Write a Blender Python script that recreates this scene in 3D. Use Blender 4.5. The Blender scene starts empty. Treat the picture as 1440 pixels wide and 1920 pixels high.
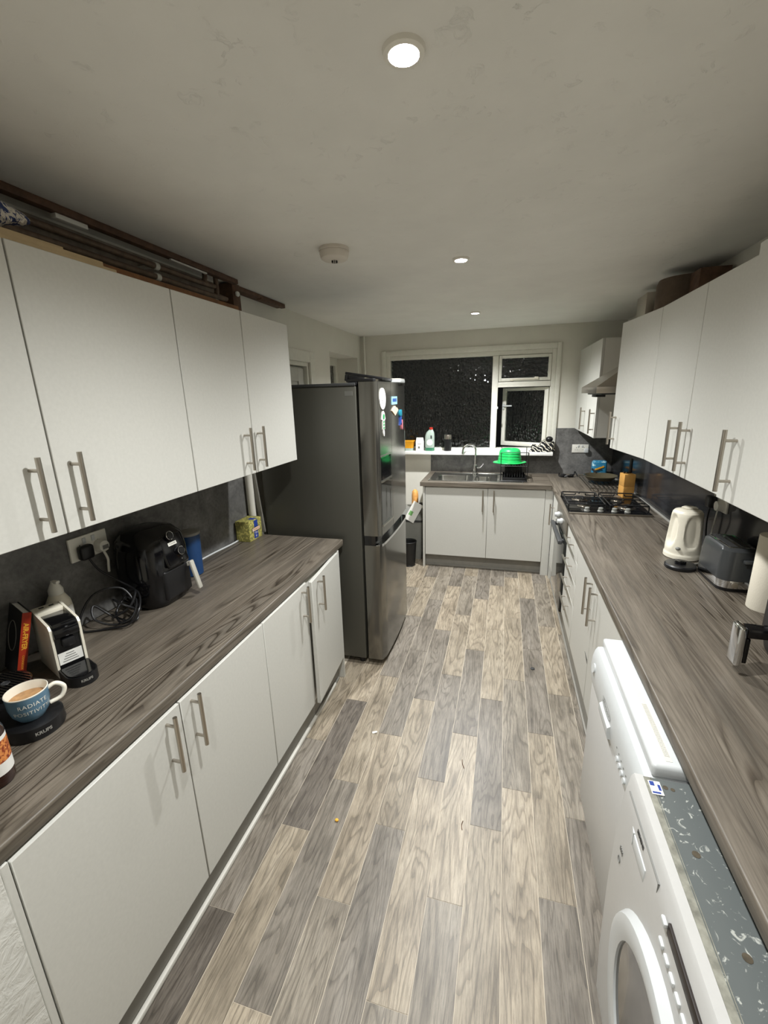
import bpy, bmesh, math, random
from mathutils import Vector, Matrix
random.seed(7)
C = bpy.context.scene.collection
SC = bpy.context.scene

# ------------------------------------------------------------------ camera
W_, H_ = 1440, 1920
F, PIT, YAW, ROLL, CH = 812.1, .2624, .2728, -.0267, 1.7699
cp, sp, cy, sy, cr, sr = math.cos(PIT), math.sin(PIT), math.cos(YAW), math.sin(YAW), math.cos(ROLL), math.sin(ROLL)
fw = Vector((-sy*cp, cy*cp, -sp)); rt = Vector((cy, sy, 0)); up = rt.cross(fw)
rt, up = rt*cr + up*sr, up*cr - rt*sr
cam = bpy.data.cameras.new('camera'); camo = bpy.data.objects.new('camera', cam); C.objects.link(camo)
cam.sensor_fit = 'VERTICAL'; cam.sensor_height = 24.0; cam.sensor_width = 18.0
cam.lens = F*24.0/H_; cam.clip_start = .02
camo.matrix_world = Matrix(((rt.x, up.x, -fw.x, 0), (rt.y, up.y, -fw.y, 0), (rt.z, up.z, -fw.z, CH), (0, 0, 0, 1)))
SC.camera = camo
# ------------------------------------------------------------------ world (night), exposure
w = bpy.data.worlds.new('night'); SC.world = w; w.use_nodes = True
w.node_tree.nodes['Background'].inputs[0].default_value = (.008, .008, .008, 1)
w.node_tree.nodes['Background'].inputs[1].default_value = .35
SC.view_settings.view_transform = 'Standard'; SC.view_settings.look = 'None'
SC.view_settings.gamma = 1.0; SC.view_settings.use_curve_mapping = False
SC.view_settings.exposure = 1.04
LAMPS = [(-.219, 1.011), (-.244, 2.397), (-.275, 3.918), (-.20, -.40)]
LAMP_W = [54, 66, 118, 30]
ZC = 2.41            # ceiling height

# ------------------------------------------------------------------ materials
def lin(c):
    if isinstance(c, str):
        c = [int(c[i:i+2], 16)/255 for i in (0, 2, 4)]
        c = [x/12.92 if x <= .04045 else ((x+.055)/1.055)**2.4 for x in c]
    return (c[0], c[1], c[2], 1)
class NT:
    def __init__(s, name):
        s.m = bpy.data.materials.new(name); s.m.use_nodes = True
        s.t = s.m.node_tree; s.b = s.t.nodes['Principled BSDF']
    def n(s, typ, **k):
        nd = s.t.nodes.new(typ)
        for a, v in k.items(): setattr(nd, a, v)
        return nd
    def l(s, a, b): s.t.links.new(a, b)
    def coords(s, scale=(1, 1, 1), obj=True, rand=False, mul=57.0):
        tc = s.n('ShaderNodeTexCoord'); mp = s.n('ShaderNodeMapping')
        mp.inputs['Scale'].default_value = scale
        s.l(tc.outputs['Object' if obj else 'Generated'], mp.inputs[0])
        if rand:
            oi = s.n('ShaderNodeObjectInfo'); mu = s.n('ShaderNodeMath', operation='MULTIPLY'); mu.inputs[1].default_value = mul
            s.l(oi.outputs['Random'], mu.inputs[0]); cx = s.n('ShaderNodeCombineXYZ')
            s.l(mu.outputs[0], cx.inputs[0]); s.l(mu.outputs[0], cx.inputs[1]); s.l(mu.outputs[0], cx.inputs[2])
            s.l(cx.outputs[0], mp.inputs['Location'])
        return mp.outputs[0]
    def noise(s, co, scale, detail=4, rough=.6, dist=0):
        nd = s.n('ShaderNodeTexNoise'); nd.inputs['Scale'].default_value = scale
        nd.inputs['Detail'].default_value = detail; nd.inputs['Roughness'].default_value = rough; nd.inputs['Distortion'].default_value = dist
        if co is not None: s.l(co, nd.inputs['Vector'])
        return nd.outputs['Fac']
    def ramp(s, fac, stops):
        r = s.n('ShaderNodeValToRGB'); e = r.color_ramp.elements
        while len(e) < len(stops): e.new(.5)
        for k, (p, c) in enumerate(stops): e[k].position = p; e[k].color = lin(c)
        s.l(fac, r.inputs[0]); return r.outputs[0]
    def mix(s, a, b, fac=.5, mode='MIX'):
        m = s.n('ShaderNodeMix', data_type='RGBA', blend_type=mode)
        for v, i in ((fac, 0), (a, 6), (b, 7)):
            if hasattr(v, 'is_linked') or hasattr(v, 'links'): s.l(v, m.inputs[i])
            else: m.inputs[i].default_value = v if i == 0 else lin(v)
        return m.outputs[2]
    def bump(s, h, strength=.2, dist=.01):
        b = s.n('ShaderNodeBump'); b.inputs['Strength'].default_value = strength; b.inputs['Distance'].default_value = dist
        s.l(h, b.inputs['Height']); s.l(b.outputs[0], s.b.inputs['Normal'])
    def col(s, c):
        if hasattr(c, 'links'): s.l(c, s.b.inputs['Base Color'])
        else: s.b.inputs['Base Color'].default_value = lin(c)
def pl(name, c, rough=.5, metal=0, noise=None, spec=None, coat=0, emit=None, trans=0, bump=None):
    n = NT(name); n.col(c); n.b.inputs['Roughness'].default_value = rough; n.b.inputs['Metallic'].default_value = metal
    if noise:   # gentle procedural mottling (scale, amount)
        co = n.coords(); f = n.noise(co, noise[0], 3)
        d = [x*(1-noise[1]) for x in lin(c)[:3]]; u = [min(1, x*(1+noise[1])) for x in lin(c)[:3]]
        n.col(n.ramp(f, [(.3, d), (.7, u)]))
    if bump: n.bump(n.noise(n.coords(), bump[0], 4), bump[1], .003)
    if spec is not None: n.b.inputs['Specular IOR Level'].default_value = spec
    if coat: n.b.inputs['Coat Weight'].default_value = coat
    if trans: n.b.inputs['Transmission Weight'].default_value = trans
    if emit: n.b.inputs['Emission Color'].default_value = lin(emit[0]); n.b.inputs['Emission Strength'].default_value = emit[1]
    return n.m
def contour(n, co, scale, bands, stops, dist=.6, detail=1.5):
    """growth-ring lines: contour bands of a stretched noise"""
    a = n.noise(co, scale, detail, .5, dist)
    m = n.n('ShaderNodeMath', operation='MULTIPLY'); m.inputs[1].default_value = bands; n.l(a, m.inputs[0])
    f = n.n('ShaderNodeMath', operation='FRACT'); n.l(m.outputs[0], f.inputs[0])
    return n.ramp(f.outputs[0], stops)
def wood_top(name, axis):
    n = NT(name); n.b.inputs['Roughness'].default_value = .45
    S = lambda k: (1, k, 1) if axis == 'y' else (k, 1, 1)
    a = n.noise(n.coords(S(.06)), 22, 5, .6, .8); b = n.noise(n.coords(S(.03)), 260, 3, .6, .2)
    base = n.ramp(a, [(.30, '5a544b'), (.5, '6a6257'), (.72, '7a7266')])
    c1 = n.mix(base, n.ramp(b, [(.30, '9a938a'), (.58, 'ffffff')]), .45, 'MULTIPLY')
    ln = contour(n, n.coords(S(.05)), 8, 24, [(0, '7a726a'), (.12, 'a8a199'), (.38, 'ffffff'), (.8, 'ffffff'), (1, 'c4beb6')])
    mk = n.ramp(n.noise(n.coords(S(.15)), 6, 3, .6), [(.38, '303030'), (.62, 'ffffff')])
    sep = n.n('ShaderNodeSeparateColor'); n.l(mk, sep.inputs[0])
    c2 = n.mix(c1, n.mix(c1, ln, 1.0, 'MULTIPLY'), sep.outputs[0])
    n.col(c2); n.bump(b, .05, .002); return n.m
def plank_mat():
    n = NT('plank_vinyl'); n.b.inputs['Roughness'].default_value = .42
    oi = n.n('ShaderNodeObjectInfo')
    a = n.noise(n.coords((1, .12, 1), rand=True), 16, 6, .65, .8); b = n.noise(n.coords((1, .06, 1), rand=True), 230, 5, .75, .3)
    c = n.mix(oi.outputs['Color'], n.ramp(a, [(.25, 'a09c96'), (.5, 'dedad3'), (.75, 'ffffff')]), .65, 'MULTIPLY')
    c = n.mix(c, n.ramp(b, [(.34, '625e59'), (.57, 'ffffff')]), .55, 'MULTIPLY')
    ln = contour(n, n.coords((1, .14, 1), rand=True), 9, 13, [(0, '6b655e'), (.14, '9a948d'), (.36, 'ffffff'), (.86, 'ffffff'), (1, 'd8d2c8')], .5, 2)
    c = n.mix(c, ln, .45, 'MULTIPLY')
    d = n.noise(n.coords((1, .5, 1), rand=True), 7, 3); c = n.mix(c, n.ramp(d, [(.33, '99938b'), (.55, 'ffffff')]), .5, 'MULTIPLY')
    n.col(c); n.bump(b, .05, .002); return n.m
def stone(name, lo, hi, rough=.5):
    n = NT(name); n.b.inputs['Roughness'].default_value = rough
    co = n.coords(); a = n.noise(co, 7, 7, .68, .6); b = n.noise(co, 60, 4)
    c = n.ramp(a, [(.3, lo), (.7, hi)]); c = n.mix(c, n.ramp(b, [(.3, '8c8c8c'), (.6, 'ffffff')]), .35, 'MULTIPLY')
    n.col(c); return n.m
def plaster(name, c, s1, st, rough=.85, dist=.006, vein=False):
    n = NT(name); n.b.inputs['Roughness'].default_value = rough; co = n.coords()
    a = n.noise(co, s1, 6, .6, .8)
    d = [x*.93 for x in lin(c)[:3]]; n.col(n.ramp(n.noise(co, 3.5, 4), [(.3, d), (.7, c)]))
    if vein:
        r = n.ramp(a, [(.58, '000000'), (.62, 'ffffff'), (.66, '000000')])
        k = n.ramp(n.noise(co, 9, 3), [(.46, '000000'), (.64, 'ffffff')]); n.bump(n.mix(n.mix(r, k, 1.0, 'MULTIPLY'), n.noise(co, 60, 3), .12), st, dist)
    else: n.bump(a, st, dist)
    return n.m
def spotted(name, base, spots, scale, thr=.62, rough=.5, dist=.5):
    n = NT(name); n.b.inputs['Roughness'].default_value = rough; co = n.coords()
    a = n.noise(co, scale, 3, .6, dist)
    n.col(n.ramp(a, [(thr-.04, base), (thr+.02, spots)])); return n.m

M = {}
M['wall'] = plaster('wall_paint', 'e0ddd2', 40, .15)
M['plaster'] = plaster('rough_plaster', 'd6d5ce', 20, .45, dist=.014)
M['ceil'] = plaster('ceiling_artex', 'edebe5', 24, .45, dist=.005, vein=True)
M['white'] = pl('white_laminate', 'c4c3bc', .42, noise=(90, .03))
M['carc'] = pl('white_carcass', 'd2d0c8', .5)
M['gloss_white'] = pl('white_enamel', 'c9cccc', .30, noise=(60, .015))
M['wm_white'] = pl('appliance_white', 'bfbebb', .36, noise=(60, .015))
M['upvc'] = pl('window_paint', 'e0ded3', .45, noise=(30, .04))
M['sill'] = pl('sill_paint', 'f0efea', .4, noise=(30, .02))
M['plinth'] = pl('plinth_grey', '827f77', .45, noise=(20, .06))
M['seal'] = pl('sealant', 'c9c6bd', .5)
M['steel'] = pl('brushed_steel', 'b5aea4', .30, 1, bump=(400, .03))
M['chrome'] = pl('chrome', 'dfe0e0', .08, 1)
M['sink'] = pl('sink_steel', 'd4d4d0', .20, 1)
M['dsteel'] = pl('dark_steel', '8a857c', .32, 1)
M['topL'] = wood_top('worktop_laminate', 'y'); M['topX'] = wood_top('worktop_laminate_cross', 'x')
M['plank'] = plank_mat(); M['screed'] = pl('joint_light', 'd2c7b4', .7)
M['stone'] = stone('grey_stone_panel', '4f4e4d', '83827f', .5)
M['glossdark'] = stone('dark_glossy_panel', '26272a', '36373a', .13)
M['black'] = pl('black_plastic', '121214', .38); M['blackg'] = pl('black_gloss', '0b0b0d', .12)
M['blackm'] = pl('black_wire', '111111', .45, noise=(60, .3)); M['dgrey'] = pl('dark_grey_plastic', '3c3d3e', .45)
M['fridge'] = pl('fridge_side_grey', '4b4a43', .42, .15, bump=(500, .03)); M['fridged'] = pl('fridge_door_grey', '74726c', .16, .85)
M['fridget'] = pl('fridge_trim', '9b9990', .25, .9)
M['gun'] = pl('toaster_grey', '434546', .28, .25)
M['cream'] = pl('cream_plastic', 'eae4d2', .34, noise=(30, .02))
M['white_pl'] = pl('white_plastic', 'e6e4da', .35); M['grey_pl'] = pl('grey_plastic', '85857f', .5, noise=(20, .05))
M['glassdark'] = pl('dark_glass', '0a0b0b', .05); M['ovengl'] = pl('oven_glass', '1b1d1c', .06, coat=.3)
M['lamp'] = pl('lamp_glow', 'ffffff', .5, emit=('fffaf0', 160)); M['lampring'] = pl('lamp_ring', 'e8e4da', .4)
M['smoke'] = pl('detector_white', 'd9d1c6', .5)
M['dwood'] = pl('dark_stained_wood', '5c4332', .7, noise=(25, .35)); M['bwood'] = pl('brown_board', '7a5230', .7, noise=(14, .35))
M['pipe'] = pl('old_pipe', '6e5c4d', .55, .2, noise=(30, .3)); M['lag'] = pl('grey_backing', '958a7d', .9, noise=(18, .25))
M['duct'] = pl('duct_brown', '5d4e40', .8, noise=(20, .2))
M['card'] = pl('cardboard', 'b49f7c', .85, noise=(18, .08)); M['paper'] = pl('paper_white', 'e9e8e2', .7)
M['bluefab'] = spotted('blue_floral_fabric', '26345f', 'cfc8bc', 55, .52, .9)
M['navy'] = pl('navy_plastic', '1b3f6c', .4, noise=(30, .06)); M['bluemug'] = pl('mug_blue', '5b7b90', .3, noise=(25, .08))
M['ceramic'] = pl('mug_cream', 'efe9d9', .2); M['coffee'] = pl('coffee_foam', 'b98f62', .6, noise=(60, .25))
M['sauce'] = pl('brown_sauce_glass', '2a120a', .08, coat=.5); M['label_w'] = pl('label_white', 'e8e6e0', .5)
M['label_o'] = spotted('food_print', '8a3a1c', 'd98a4a', 160, .5, .5)
M['red'] = pl('spine_red', 'b03418', .5, noise=(40, .08)); M['yel'] = pl('title_yellow', 'f2b53a', .5)
M['teabox'] = spotted('tea_carton', '8d8a4c', 'c9bf6c', 70, .55, .6); M['blue'] = pl('label_blue', '27408f', .5)
M['green'] = pl('green_plastic', '1fb25a', .35, noise=(15, .05)); M['magg'] = pl('magnet_green', '2f8f55', .4)
M['maglb'] = pl('magnet_light_blue', '9fd0dd', .4); M['magc'] = pl('magnet_cream', 'e9d3b4', .5); M['teal'] = pl('magnet_teal', '1d8fa8', .4)
M['magblue'] = pl('magnet_blue', '2b4fa0', .4); M['pink'] = pl('magnet_pink', 'd9808c', .4)
M['orange'] = pl('orange_yellow', 'e8a21c', .45, noise=(20, .08)); M['redcap'] = pl('red_cap', 'b03226', .35)
M['clearp'] = pl('milky_bottle', 'a9b8ae', .22, noise=(12, .12)); M['gliq'] = pl('green_liquid', '3c7a5c', .25)
M['knifewood'] = pl('beech_block', 'c08f49', .55, noise=(12, .14)); M['pan'] = pl('pan_olive', '5a5340', .28, .3)
M['bagblue'] = spotted('blue_packet', '2f7fa5', 'b8d9de', 22, .60, .35); M['roll'] = pl('kitchen_paper', 'e9e2d0', .95, bump=(220, .3))
M['stripes'] = None
M['galv'] = spotted('worn_board_grey', '5c6160', 'aeb0a9', 38, .65, .5, 1.8); M['strip'] = pl('worn_strip', '86857a', .5, noise=(40, .35))
M['handle_grey'] = pl('handle_grey', 'b4b1a6', .35)
M['display'] = pl('dark_display', '1d120d', .5); M['ink'] = pl('ink_dark', '2a2a2a', .6); M['inkgrey'] = pl('ink_grey', '7a7a76', .6)
M['bread'] = pl('bread_orange', 'e0a35a', .6, noise=(30, .2)); M['sgreen'] = pl('print_green', '7ab06a', .6); M['rust'] = pl('rust', '4b4335', .8, noise=(60, .3))
M['lid_grey'] = pl('lid_grey', '8f8d86', .5)
def door_glass():
    n = NT('washer_door_glass'); n.col('3b362f'); n.b.inputs['Roughness'].default_value = .08; n.b.inputs['Coat Weight'].default_value = .3; return n.m
M['wmglass'] = door_glass()
def stripe_mat():
    n = NT('striped_cloth'); n.b.inputs['Roughness'].default_value = .95
    wv = n.n('ShaderNodeTexWave', wave_type='BANDS', bands_direction='DIAGONAL'); n.l(n.coords(), wv.inputs[0])
    wv.inputs['Scale'].default_value = 14; wv.inputs['Distortion'].default_value = 5
    n.col(n.ramp(wv.outputs['Fac'], [(.78, '14151a'), (.86, 'e3dcc8')])); return n.m
M['stripes'] = stripe_mat()
def obscured_glass():
    n = NT('obscured_window_glass'); n.col('e8eeec'); n.b.inputs['Roughness'].default_value = .04
    n.b.inputs['Transmission Weight'].default_value = 1.0; n.b.inputs['IOR'].default_value = 1.45
    v = n.n('ShaderNodeTexVoronoi'); n.l(n.coords((1, 1, .8)), v.inputs['Vector']); v.inputs['Scale'].default_value = 34
    n.bump(v.outputs['Distance'], .8, .010); return n.m
M['glass'] = obscured_glass()
M['clearglass'] = pl('clear_glass', 'ffffff', .02, trans=1)

# ------------------------------------------------------------------ mesh helpers
class B:
    def __init__(s): s.v = []; s.f = []
    def add(s, vs, fs):
        k = len(s.v); s.v += [Vector(p) for p in vs]; s.f += [tuple(i+k for i in f) for f in fs]; return s
    def box(s, x0, x1, y0, y1, z0, z1, bev=0, seg=2, M4=None):
        x0, x1 = sorted((x0, x1)); y0, y1 = sorted((y0, y1)); z0, z1 = sorted((z0, z1))
        vs = [(x, y, z) for x in (x0, x1) for y in (y0, y1) for z in (z0, z1)]
        fs = [(0, 1, 3, 2), (4, 6, 7, 5), (0, 4, 5, 1), (2, 3, 7, 6), (0, 2, 6, 4), (1, 5, 7, 3)]
        if bev:
            bm = bmesh.new(); bv = [bm.verts.new(p) for p in vs]
            for f in fs: bm.faces.new([bv[i] for i in f])
            bmesh.ops.bevel(bm, geom=bm.edges[:], offset=bev, segments=seg, profile=.5, affect='EDGES', clamp_overlap=True)
            bm.verts.index_update(); vs = [v.co.copy() for v in bm.verts]; fs = [tuple(v.index for v in f.verts) for f in bm.faces]; bm.free()
        if M4: vs = [M4 @ Vector(p) for p in vs]
        return s.add(vs, fs)
    def loft(s, rings, closed=True, cap0=True, cap1=True):
        n = len(rings[0]); vs = [p for r in rings for p in r]; fs = []
        for a in range(len(rings)-1):
            for i in range(n if closed else n-1):
                j = (i+1) % n; fs.append((a*n+i, a*n+j, (a+1)*n+j, (a+1)*n+i))
        if cap0: fs.append(tuple(range(n-1, -1, -1)))
        if cap1: fs.append(tuple(range((len(rings)-1)*n, len(rings)*n)))
        return s.add(vs, fs)
    def cyl(s, p0, p1, r0, r1=None, n=20):
        p0, p1 = Vector(p0), Vector(p1); r1 = r0 if r1 is None else r1
        d = (p1-p0).normalized(); a = d.orthogonal().normalized(); b = d.cross(a)
        R = lambda p, r: [p + (a*math.cos(2*math.pi*i/n) + b*math.sin(2*math.pi*i/n))*r for i in range(n)]
        return s.loft([R(p0, r0), R(p1, r1)])
    def tube(s, pts, r, n=8, closed=False):
        pts = [Vector(p) for p in pts]; rings = []; prev = None; L = len(pts)
        for i, p in enumerate(pts):
            a = pts[i-1] if (i or closed) else p; b = pts[(i+1) % L] if (i < L-1 or closed) else p
            d = (b-a).normalized()
            if prev is None: u = d.orthogonal().normalized()
            else:
                u = prev - d*prev.dot(d)
                u = u.normalized() if u.length > 1e-6 else d.orthogonal().normalized()
            prev = u; v = d.cross(u); rr = r[i] if isinstance(r, (list, tuple)) else r
            rings.append([p + (u*math.cos(2*math.pi*k/n)+v*math.sin(2*math.pi*k/n))*rr for k in range(n)])
        if closed: rings.append(rings[0]); return s.loft(rings, cap0=False, cap1=False)
        return s.loft(rings)
    def lathe(s, prof, c=(0, 0, 0), n=32, sx=1, sy=1, fn=None):
        rings = []
        for r, z in prof:
            ring = []
            for i in range(n):
                t = 2*math.pi*i/n; q = r*(fn(t, z) if fn else 1)
                ring.append((c[0]+q*math.cos(t)*sx, c[1]+q*math.sin(t)*sy, c[2]+z))
            rings.append(ring)
        return s.loft(rings)
    def prism(s, poly, axis, a, b):
        f = {'x': lambda u, v, t: (t, u, v), 'y': lambda u, v, t: (u, t, v), 'z': lambda u, v, t: (u, v, t)}[axis]
        return s.loft([[f(u, v, a) for u, v in poly], [f(u, v, b) for u, v in poly]])
    def sphere(s, c, r, n=16, m=10, sc=(1, 1, 1)):
        pr = [(max(1e-4, math.sin(math.pi*i/m)), -math.cos(math.pi*i/m)) for i in range(m+1)]
        return s.loft([[(c[0]+q*math.cos(2*math.pi*k/n)*r*sc[0], c[1]+q*math.sin(2*math.pi*k/n)*r*sc[1], c[2]+z*r*sc[2]) for k in range(n)] for q, z in pr])
    def tf(s, M4): s.v = [M4 @ p for p in s.v]; return s
ORG = {}
def obj(name, b, mat, parent=None, label=None, smooth=True):
    me = bpy.data.meshes.new(name); o_ = ORG.get(parent, Vector()) if parent else Vector()
    base = o_
    if parent is None and b.v:
        mn = [min(p[i] for p in b.v) for i in range(3)]; mx = [max(p[i] for p in b.v) for i in range(3)]
        base = Vector(((mn[0]+mx[0])/2, (mn[1]+mx[1])/2, mn[2]))
    me.from_pydata([tuple(p-base) for p in b.v], [], b.f); me.update()
    bm = bmesh.new(); bm.from_mesh(me); bmesh.ops.recalc_face_normals(bm, faces=bm.faces[:]); bm.to_mesh(me); bm.free()
    if smooth:
        me.polygons.foreach_set('use_smooth', [True]*len(me.polygons)); me.set_sharp_from_angle(angle=math.radians(38))
    me.materials.append(M[mat] if isinstance(mat, str) else mat)
    o = bpy.data.objects.new(name, me); C.objects.link(o)
    if parent: o.parent = parent; ORG[o] = o_
    else: o.location = base; ORG[o] = base
    if label: o['label'] = label
    return o
def tag(o, label, cat, group=None):
    o['label'] = label; o['category'] = cat
    if group: o['group'] = group
    return o
def thing(name, label, cat, loc=(0, 0, 0), group=None):
    o = bpy.data.objects.new(name, None); C.objects.link(o); o.location = loc; o.empty_display_size = .05
    ORG[o] = Vector(loc); return tag(o, label, cat, group)
def struct(name, b, mat, parent=None):
    o = obj(name, b, mat, parent)
    if parent is None: o['kind'] = 'structure'
    return o
def sroot(name, loc=(0, 0, 0)):
    o = bpy.data.objects.new(name, None); C.objects.link(o); o.location = loc; ORG[o] = Vector(loc); o['kind'] = 'structure'; o.empty_display_size = .05; return o
def text_mesh(txt, size, font_shear=0, bold=0, spacing=1.0):
    cu = bpy.data.curves.new('t', 'FONT'); cu.body = txt; cu.size = size; cu.shear = font_shear; cu.offset = bold
    cu.align_x = 'CENTER'; cu.align_y = 'CENTER'; cu.space_character = spacing; cu.resolution_u = 3
    to = bpy.data.objects.new('t', cu); C.objects.link(to); dg = bpy.context.evaluated_depsgraph_get()
    me = bpy.data.meshes.new_from_object(to.evaluated_get(dg)); bpy.data.objects.remove(to); bpy.data.curves.remove(cu)
    vs = [v.co.copy() for v in me.vertices]; fs = [tuple(p.vertices) for p in me.polygons]; bpy.data.meshes.remove(me); return vs, fs
def text(txt, size, org, ax, ay, **k):      # flat print: letters in the plane (ax, ay) at org
    vs, fs = text_mesh(txt, size, **k); org, ax, ay = Vector(org), Vector(ax).normalized(), Vector(ay).normalized()
    return B().add([org+ax*p.x+ay*p.y for p in vs], fs)
def rrect(w, d, r, n=5):
    pts = []
    for cx, cy_, a0 in ((w/2-r, d/2-r, 0), (-w/2+r, d/2-r, 90), (-w/2+r, -d/2+r, 180), (w/2-r, -d/2+r, 270)):
        for k in range(n+1):
            a = math.radians(a0+90*k/n); pts.append((cx+r*math.cos(a), cy_+r*math.sin(a)))
    return pts
def smooth_path(pts, n=6):                   # Catmull-Rom
    pts = [Vector(p) for p in pts]; out = []
    for i in range(len(pts)-1):
        p0 = pts[max(0, i-1)]; p1 = pts[i]; p2 = pts[i+1]; p3 = pts[min(len(pts)-1, i+2)]
        for k in range(n):
            t = k/n; out.append(.5*((2*p1)+(p2-p0)*t+(2*p0-5*p1+4*p2-p3)*t*t+(3*p1-p0-3*p2+p3)*t**3))
    out.append(pts[-1]); return out

# ================================================================== ROOM
XL, XR, YE, YB, ZW = -1.60, 1.09, 4.92, -2.4, .915
fl = struct('floor', B().box(XL-.3, XR+.1, YB-.1, YE+.1, -.06, -.0014), 'screed')
PW = .1305; x_ref = .062
offs = {0: 1.686, -1: 1.467, -2: 1.151, -3: .827, -4: 1.374, -5: 1.056, -6: 1.543, -7: 1.275, -8: .93, 1: 1.249, 2: .78, 3: 1.5}
BE, GB, GR, DG, DK = '#baae9b', '#afa492', '#a0988b', '#938c82', '#79726a'
tones = {(-2, 0): GR, (-2, 1): BE, (-2, 2): DG, (-1, 0): GB, (-1, 1): DG, (0, 0): BE, (0, 1): GR, (-3, 0): GR, (-3, 1): BE, (-3, 2): DG,
         (-4, 0): DG, (-4, 1): GB, (-4, 2): DG, (-5, 0): GR, (-5, 1): BE, (-5, 2): DG, (-6, 0): DG, (-6, 1): GB, (-6, 2): DG, (-7, 0): GB, (-7, 1): DK, (-7, 2): BE,
         (1, 0): DG, (1, 1): GB, (1, 2): DG, (2, 0): GR, (2, 1): DG, (2, 2): GR, (-8, 0): DK, (-8, 1): DG, (-8, 2): GB}
pm = {}
def plank(i, y0, y1, tone, x0=None):
    L = y1-y0
    x0 = x_ref+i*PW
    key = round(L, 3)
    if key not in pm:
        b = B().box(-PW/2+.0009, PW/2-.0009, -L/2+.0009, L/2-.0009, -.0014, 0)
        me = bpy.data.meshes.new('plank'); me.from_pydata([tuple(p) for p in b.v], [], b.f); me.materials.append(M['plank'])
        bm = bmesh.new(); bm.from_mesh(me); bmesh.ops.recalc_face_normals(bm, faces=bm.faces[:]); bm.to_mesh(me); bm.free(); pm[key] = me
    o = bpy.data.objects.new('plank', pm[key]); C.objects.link(o); o.parent = fl
    o.location = Vector((x0+PW/2, (y0+y1)/2, 0))-fl.location
    o.color = lin(tone.lstrip('#'))
    return o
for i in range(-13, 4):
    off = offs.get(i, .4+.31*(i % 5))
    ys = off % .82 - .82; k0 = round((off-ys)/.82)
    ymin = .02 if -8 <= i <= 2 else (3.18 if i < -8 else .02)
    j = -k0
    y = ys
    while y < YE:
        a, b_ = max(y, ymin), min(y+.82, YE)
        if b_-a > .03:
            t = tones.get((i, j+1)) or random.choice([BE, GB, GB, GR, DG])
            plank(i, a, b_, t)
        y += .82; j += 1

# ceiling with its cut edge along the left wall
struct('ceiling', B().box(XL-.1, XR+.1, YB-.1, YE+.1, ZC, ZC+.06), 'ceil')
# left wall with a doorway and a window opening; window and door frames go in them
lw = B()
for a in ((YB, 2.70, -.004, ZC), (3.50, 3.98, -.004, ZC), (4.80, YE+.1, -.004, ZC), (2.70, 3.50, 2.05, ZC), (3.98, 4.80, 2.18, ZC), (3.98, 4.80, -.004, .9)):
    lw.box(XL-.30 if a[0] > 3.4 else XL-.1, XL, a[0], a[1], a[2], a[3])
struct('wall_left', lw, 'wall')
struct('wall_right', B().box(XR, XR+.1, YB, YE+.1, -.004, ZC), 'wall')
struct('wall_behind', B().box(XL-.1, XR+.1, YB-.1, YB, -.004, ZC), 'wall')
WX0, WX1, WZ0, WZ1 = -1.30, .475, 1.135, 2.185
ew = B()
for a in ((XL-.1, WX0, -.004, ZC), (WX1, XR+.1, -.004, ZC), (WX0, WX1, -.004, WZ0), (WX0, WX1, WZ1, ZC)): ew.box(a[0], a[1], YE, YE+.12, a[2], a[3])
struct('wall_back', ew, 'wall')
struct('wall_front_left', B().box(XL, -.93, -.5, .418, -.004, ZC, .004), 'plaster')

# ---- window over the sink
wn = sroot('window_1', (-.4, YE, WZ0))
f0, f1 = YE-.012, YE+.07
obj('architrave', B().box(WX0-.055, WX0, YE-.022, YE, WZ0+.026, WZ1+.055, .006).box(WX1, WX1+.045, YE-.022, YE, WZ0+.026, WZ1+.055, .006).box(WX0, WX1, YE-.022, YE, WZ1, WZ1+.055, .006), 'upvc', wn)
obj('outer_frame', B().box(WX0, WX0+.045, f0, f1, WZ0, WZ1, .004).box(WX1-.045, WX1, f0, f1, WZ0, WZ1, .004).box(WX0+.045, WX1-.045, f0, f1, WZ1-.045, WZ1, .004).box(WX0+.045, WX1-.045, f0, f1, WZ0, WZ0+.05, .004), 'upvc', wn)
obj('mullion', B().box(-.150, -.088, f0-.004, f1, WZ0+.05, WZ1-.045, .004), 'upvc', wn)
obj('transom', B().box(-.088, WX1-.045, f0-.006, f1, 1.822, 1.875, .004).box(-.088, WX1-.045, f0-.014, f0+.01, 1.822, 1.836, .003), 'upvc', wn)
obj('pane', B().box(WX0+.040, -.145, YE+.02, YE+.026, WZ0+.045, WZ1-.040), 'glass', wn)
tl = obj('top_light', B().box(-.084, -.056, YE-.024, YE+.03, 1.88, 2.136, .003).box(.400, .428, YE-.024, YE+.03, 1.88, 2.136, .003).box(-.056, .400, YE-.024, YE+.03, 2.108, 2.136, .003).box(-.056, .400, YE-.024, YE+.03, 1.88, 1.912, .003), 'upvc', wn)
obj('pane', B().box(-.058, .402, YE+.0, YE+.006, 1.91, 2.11), 'glass', tl)
obj('stay', B().box(.03, .30, YE-.040, YE-.030, 1.893, 1.903, M4=Matrix.Translation((0, 0, 0))).box(.27, .31, YE-.046, YE-.024, 1.893, 1.918, .003).box(.04, .06, YE-.042, YE-.024, 1.885, 1.897), 'cream', tl)
th = math.radians(27); Rm = Matrix.Translation((.430, YE+.035, 0)) @ Matrix.Rotation(-th, 4, 'Z')
SWD = .515
cs = obj('casement', B().box(-SWD, -SWD+.042, -.02, .02, WZ0+.055, 1.815, .003).box(-.042, 0, -.02, .02, WZ0+.055, 1.815, .003).box(-SWD+.042, -.042, -.02, .02, 1.783, 1.815, .003).box(-SWD+.042, -.042, -.02, .02, WZ0+.055, WZ0+.10, .003).tf(Rm), 'upvc', wn)
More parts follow.
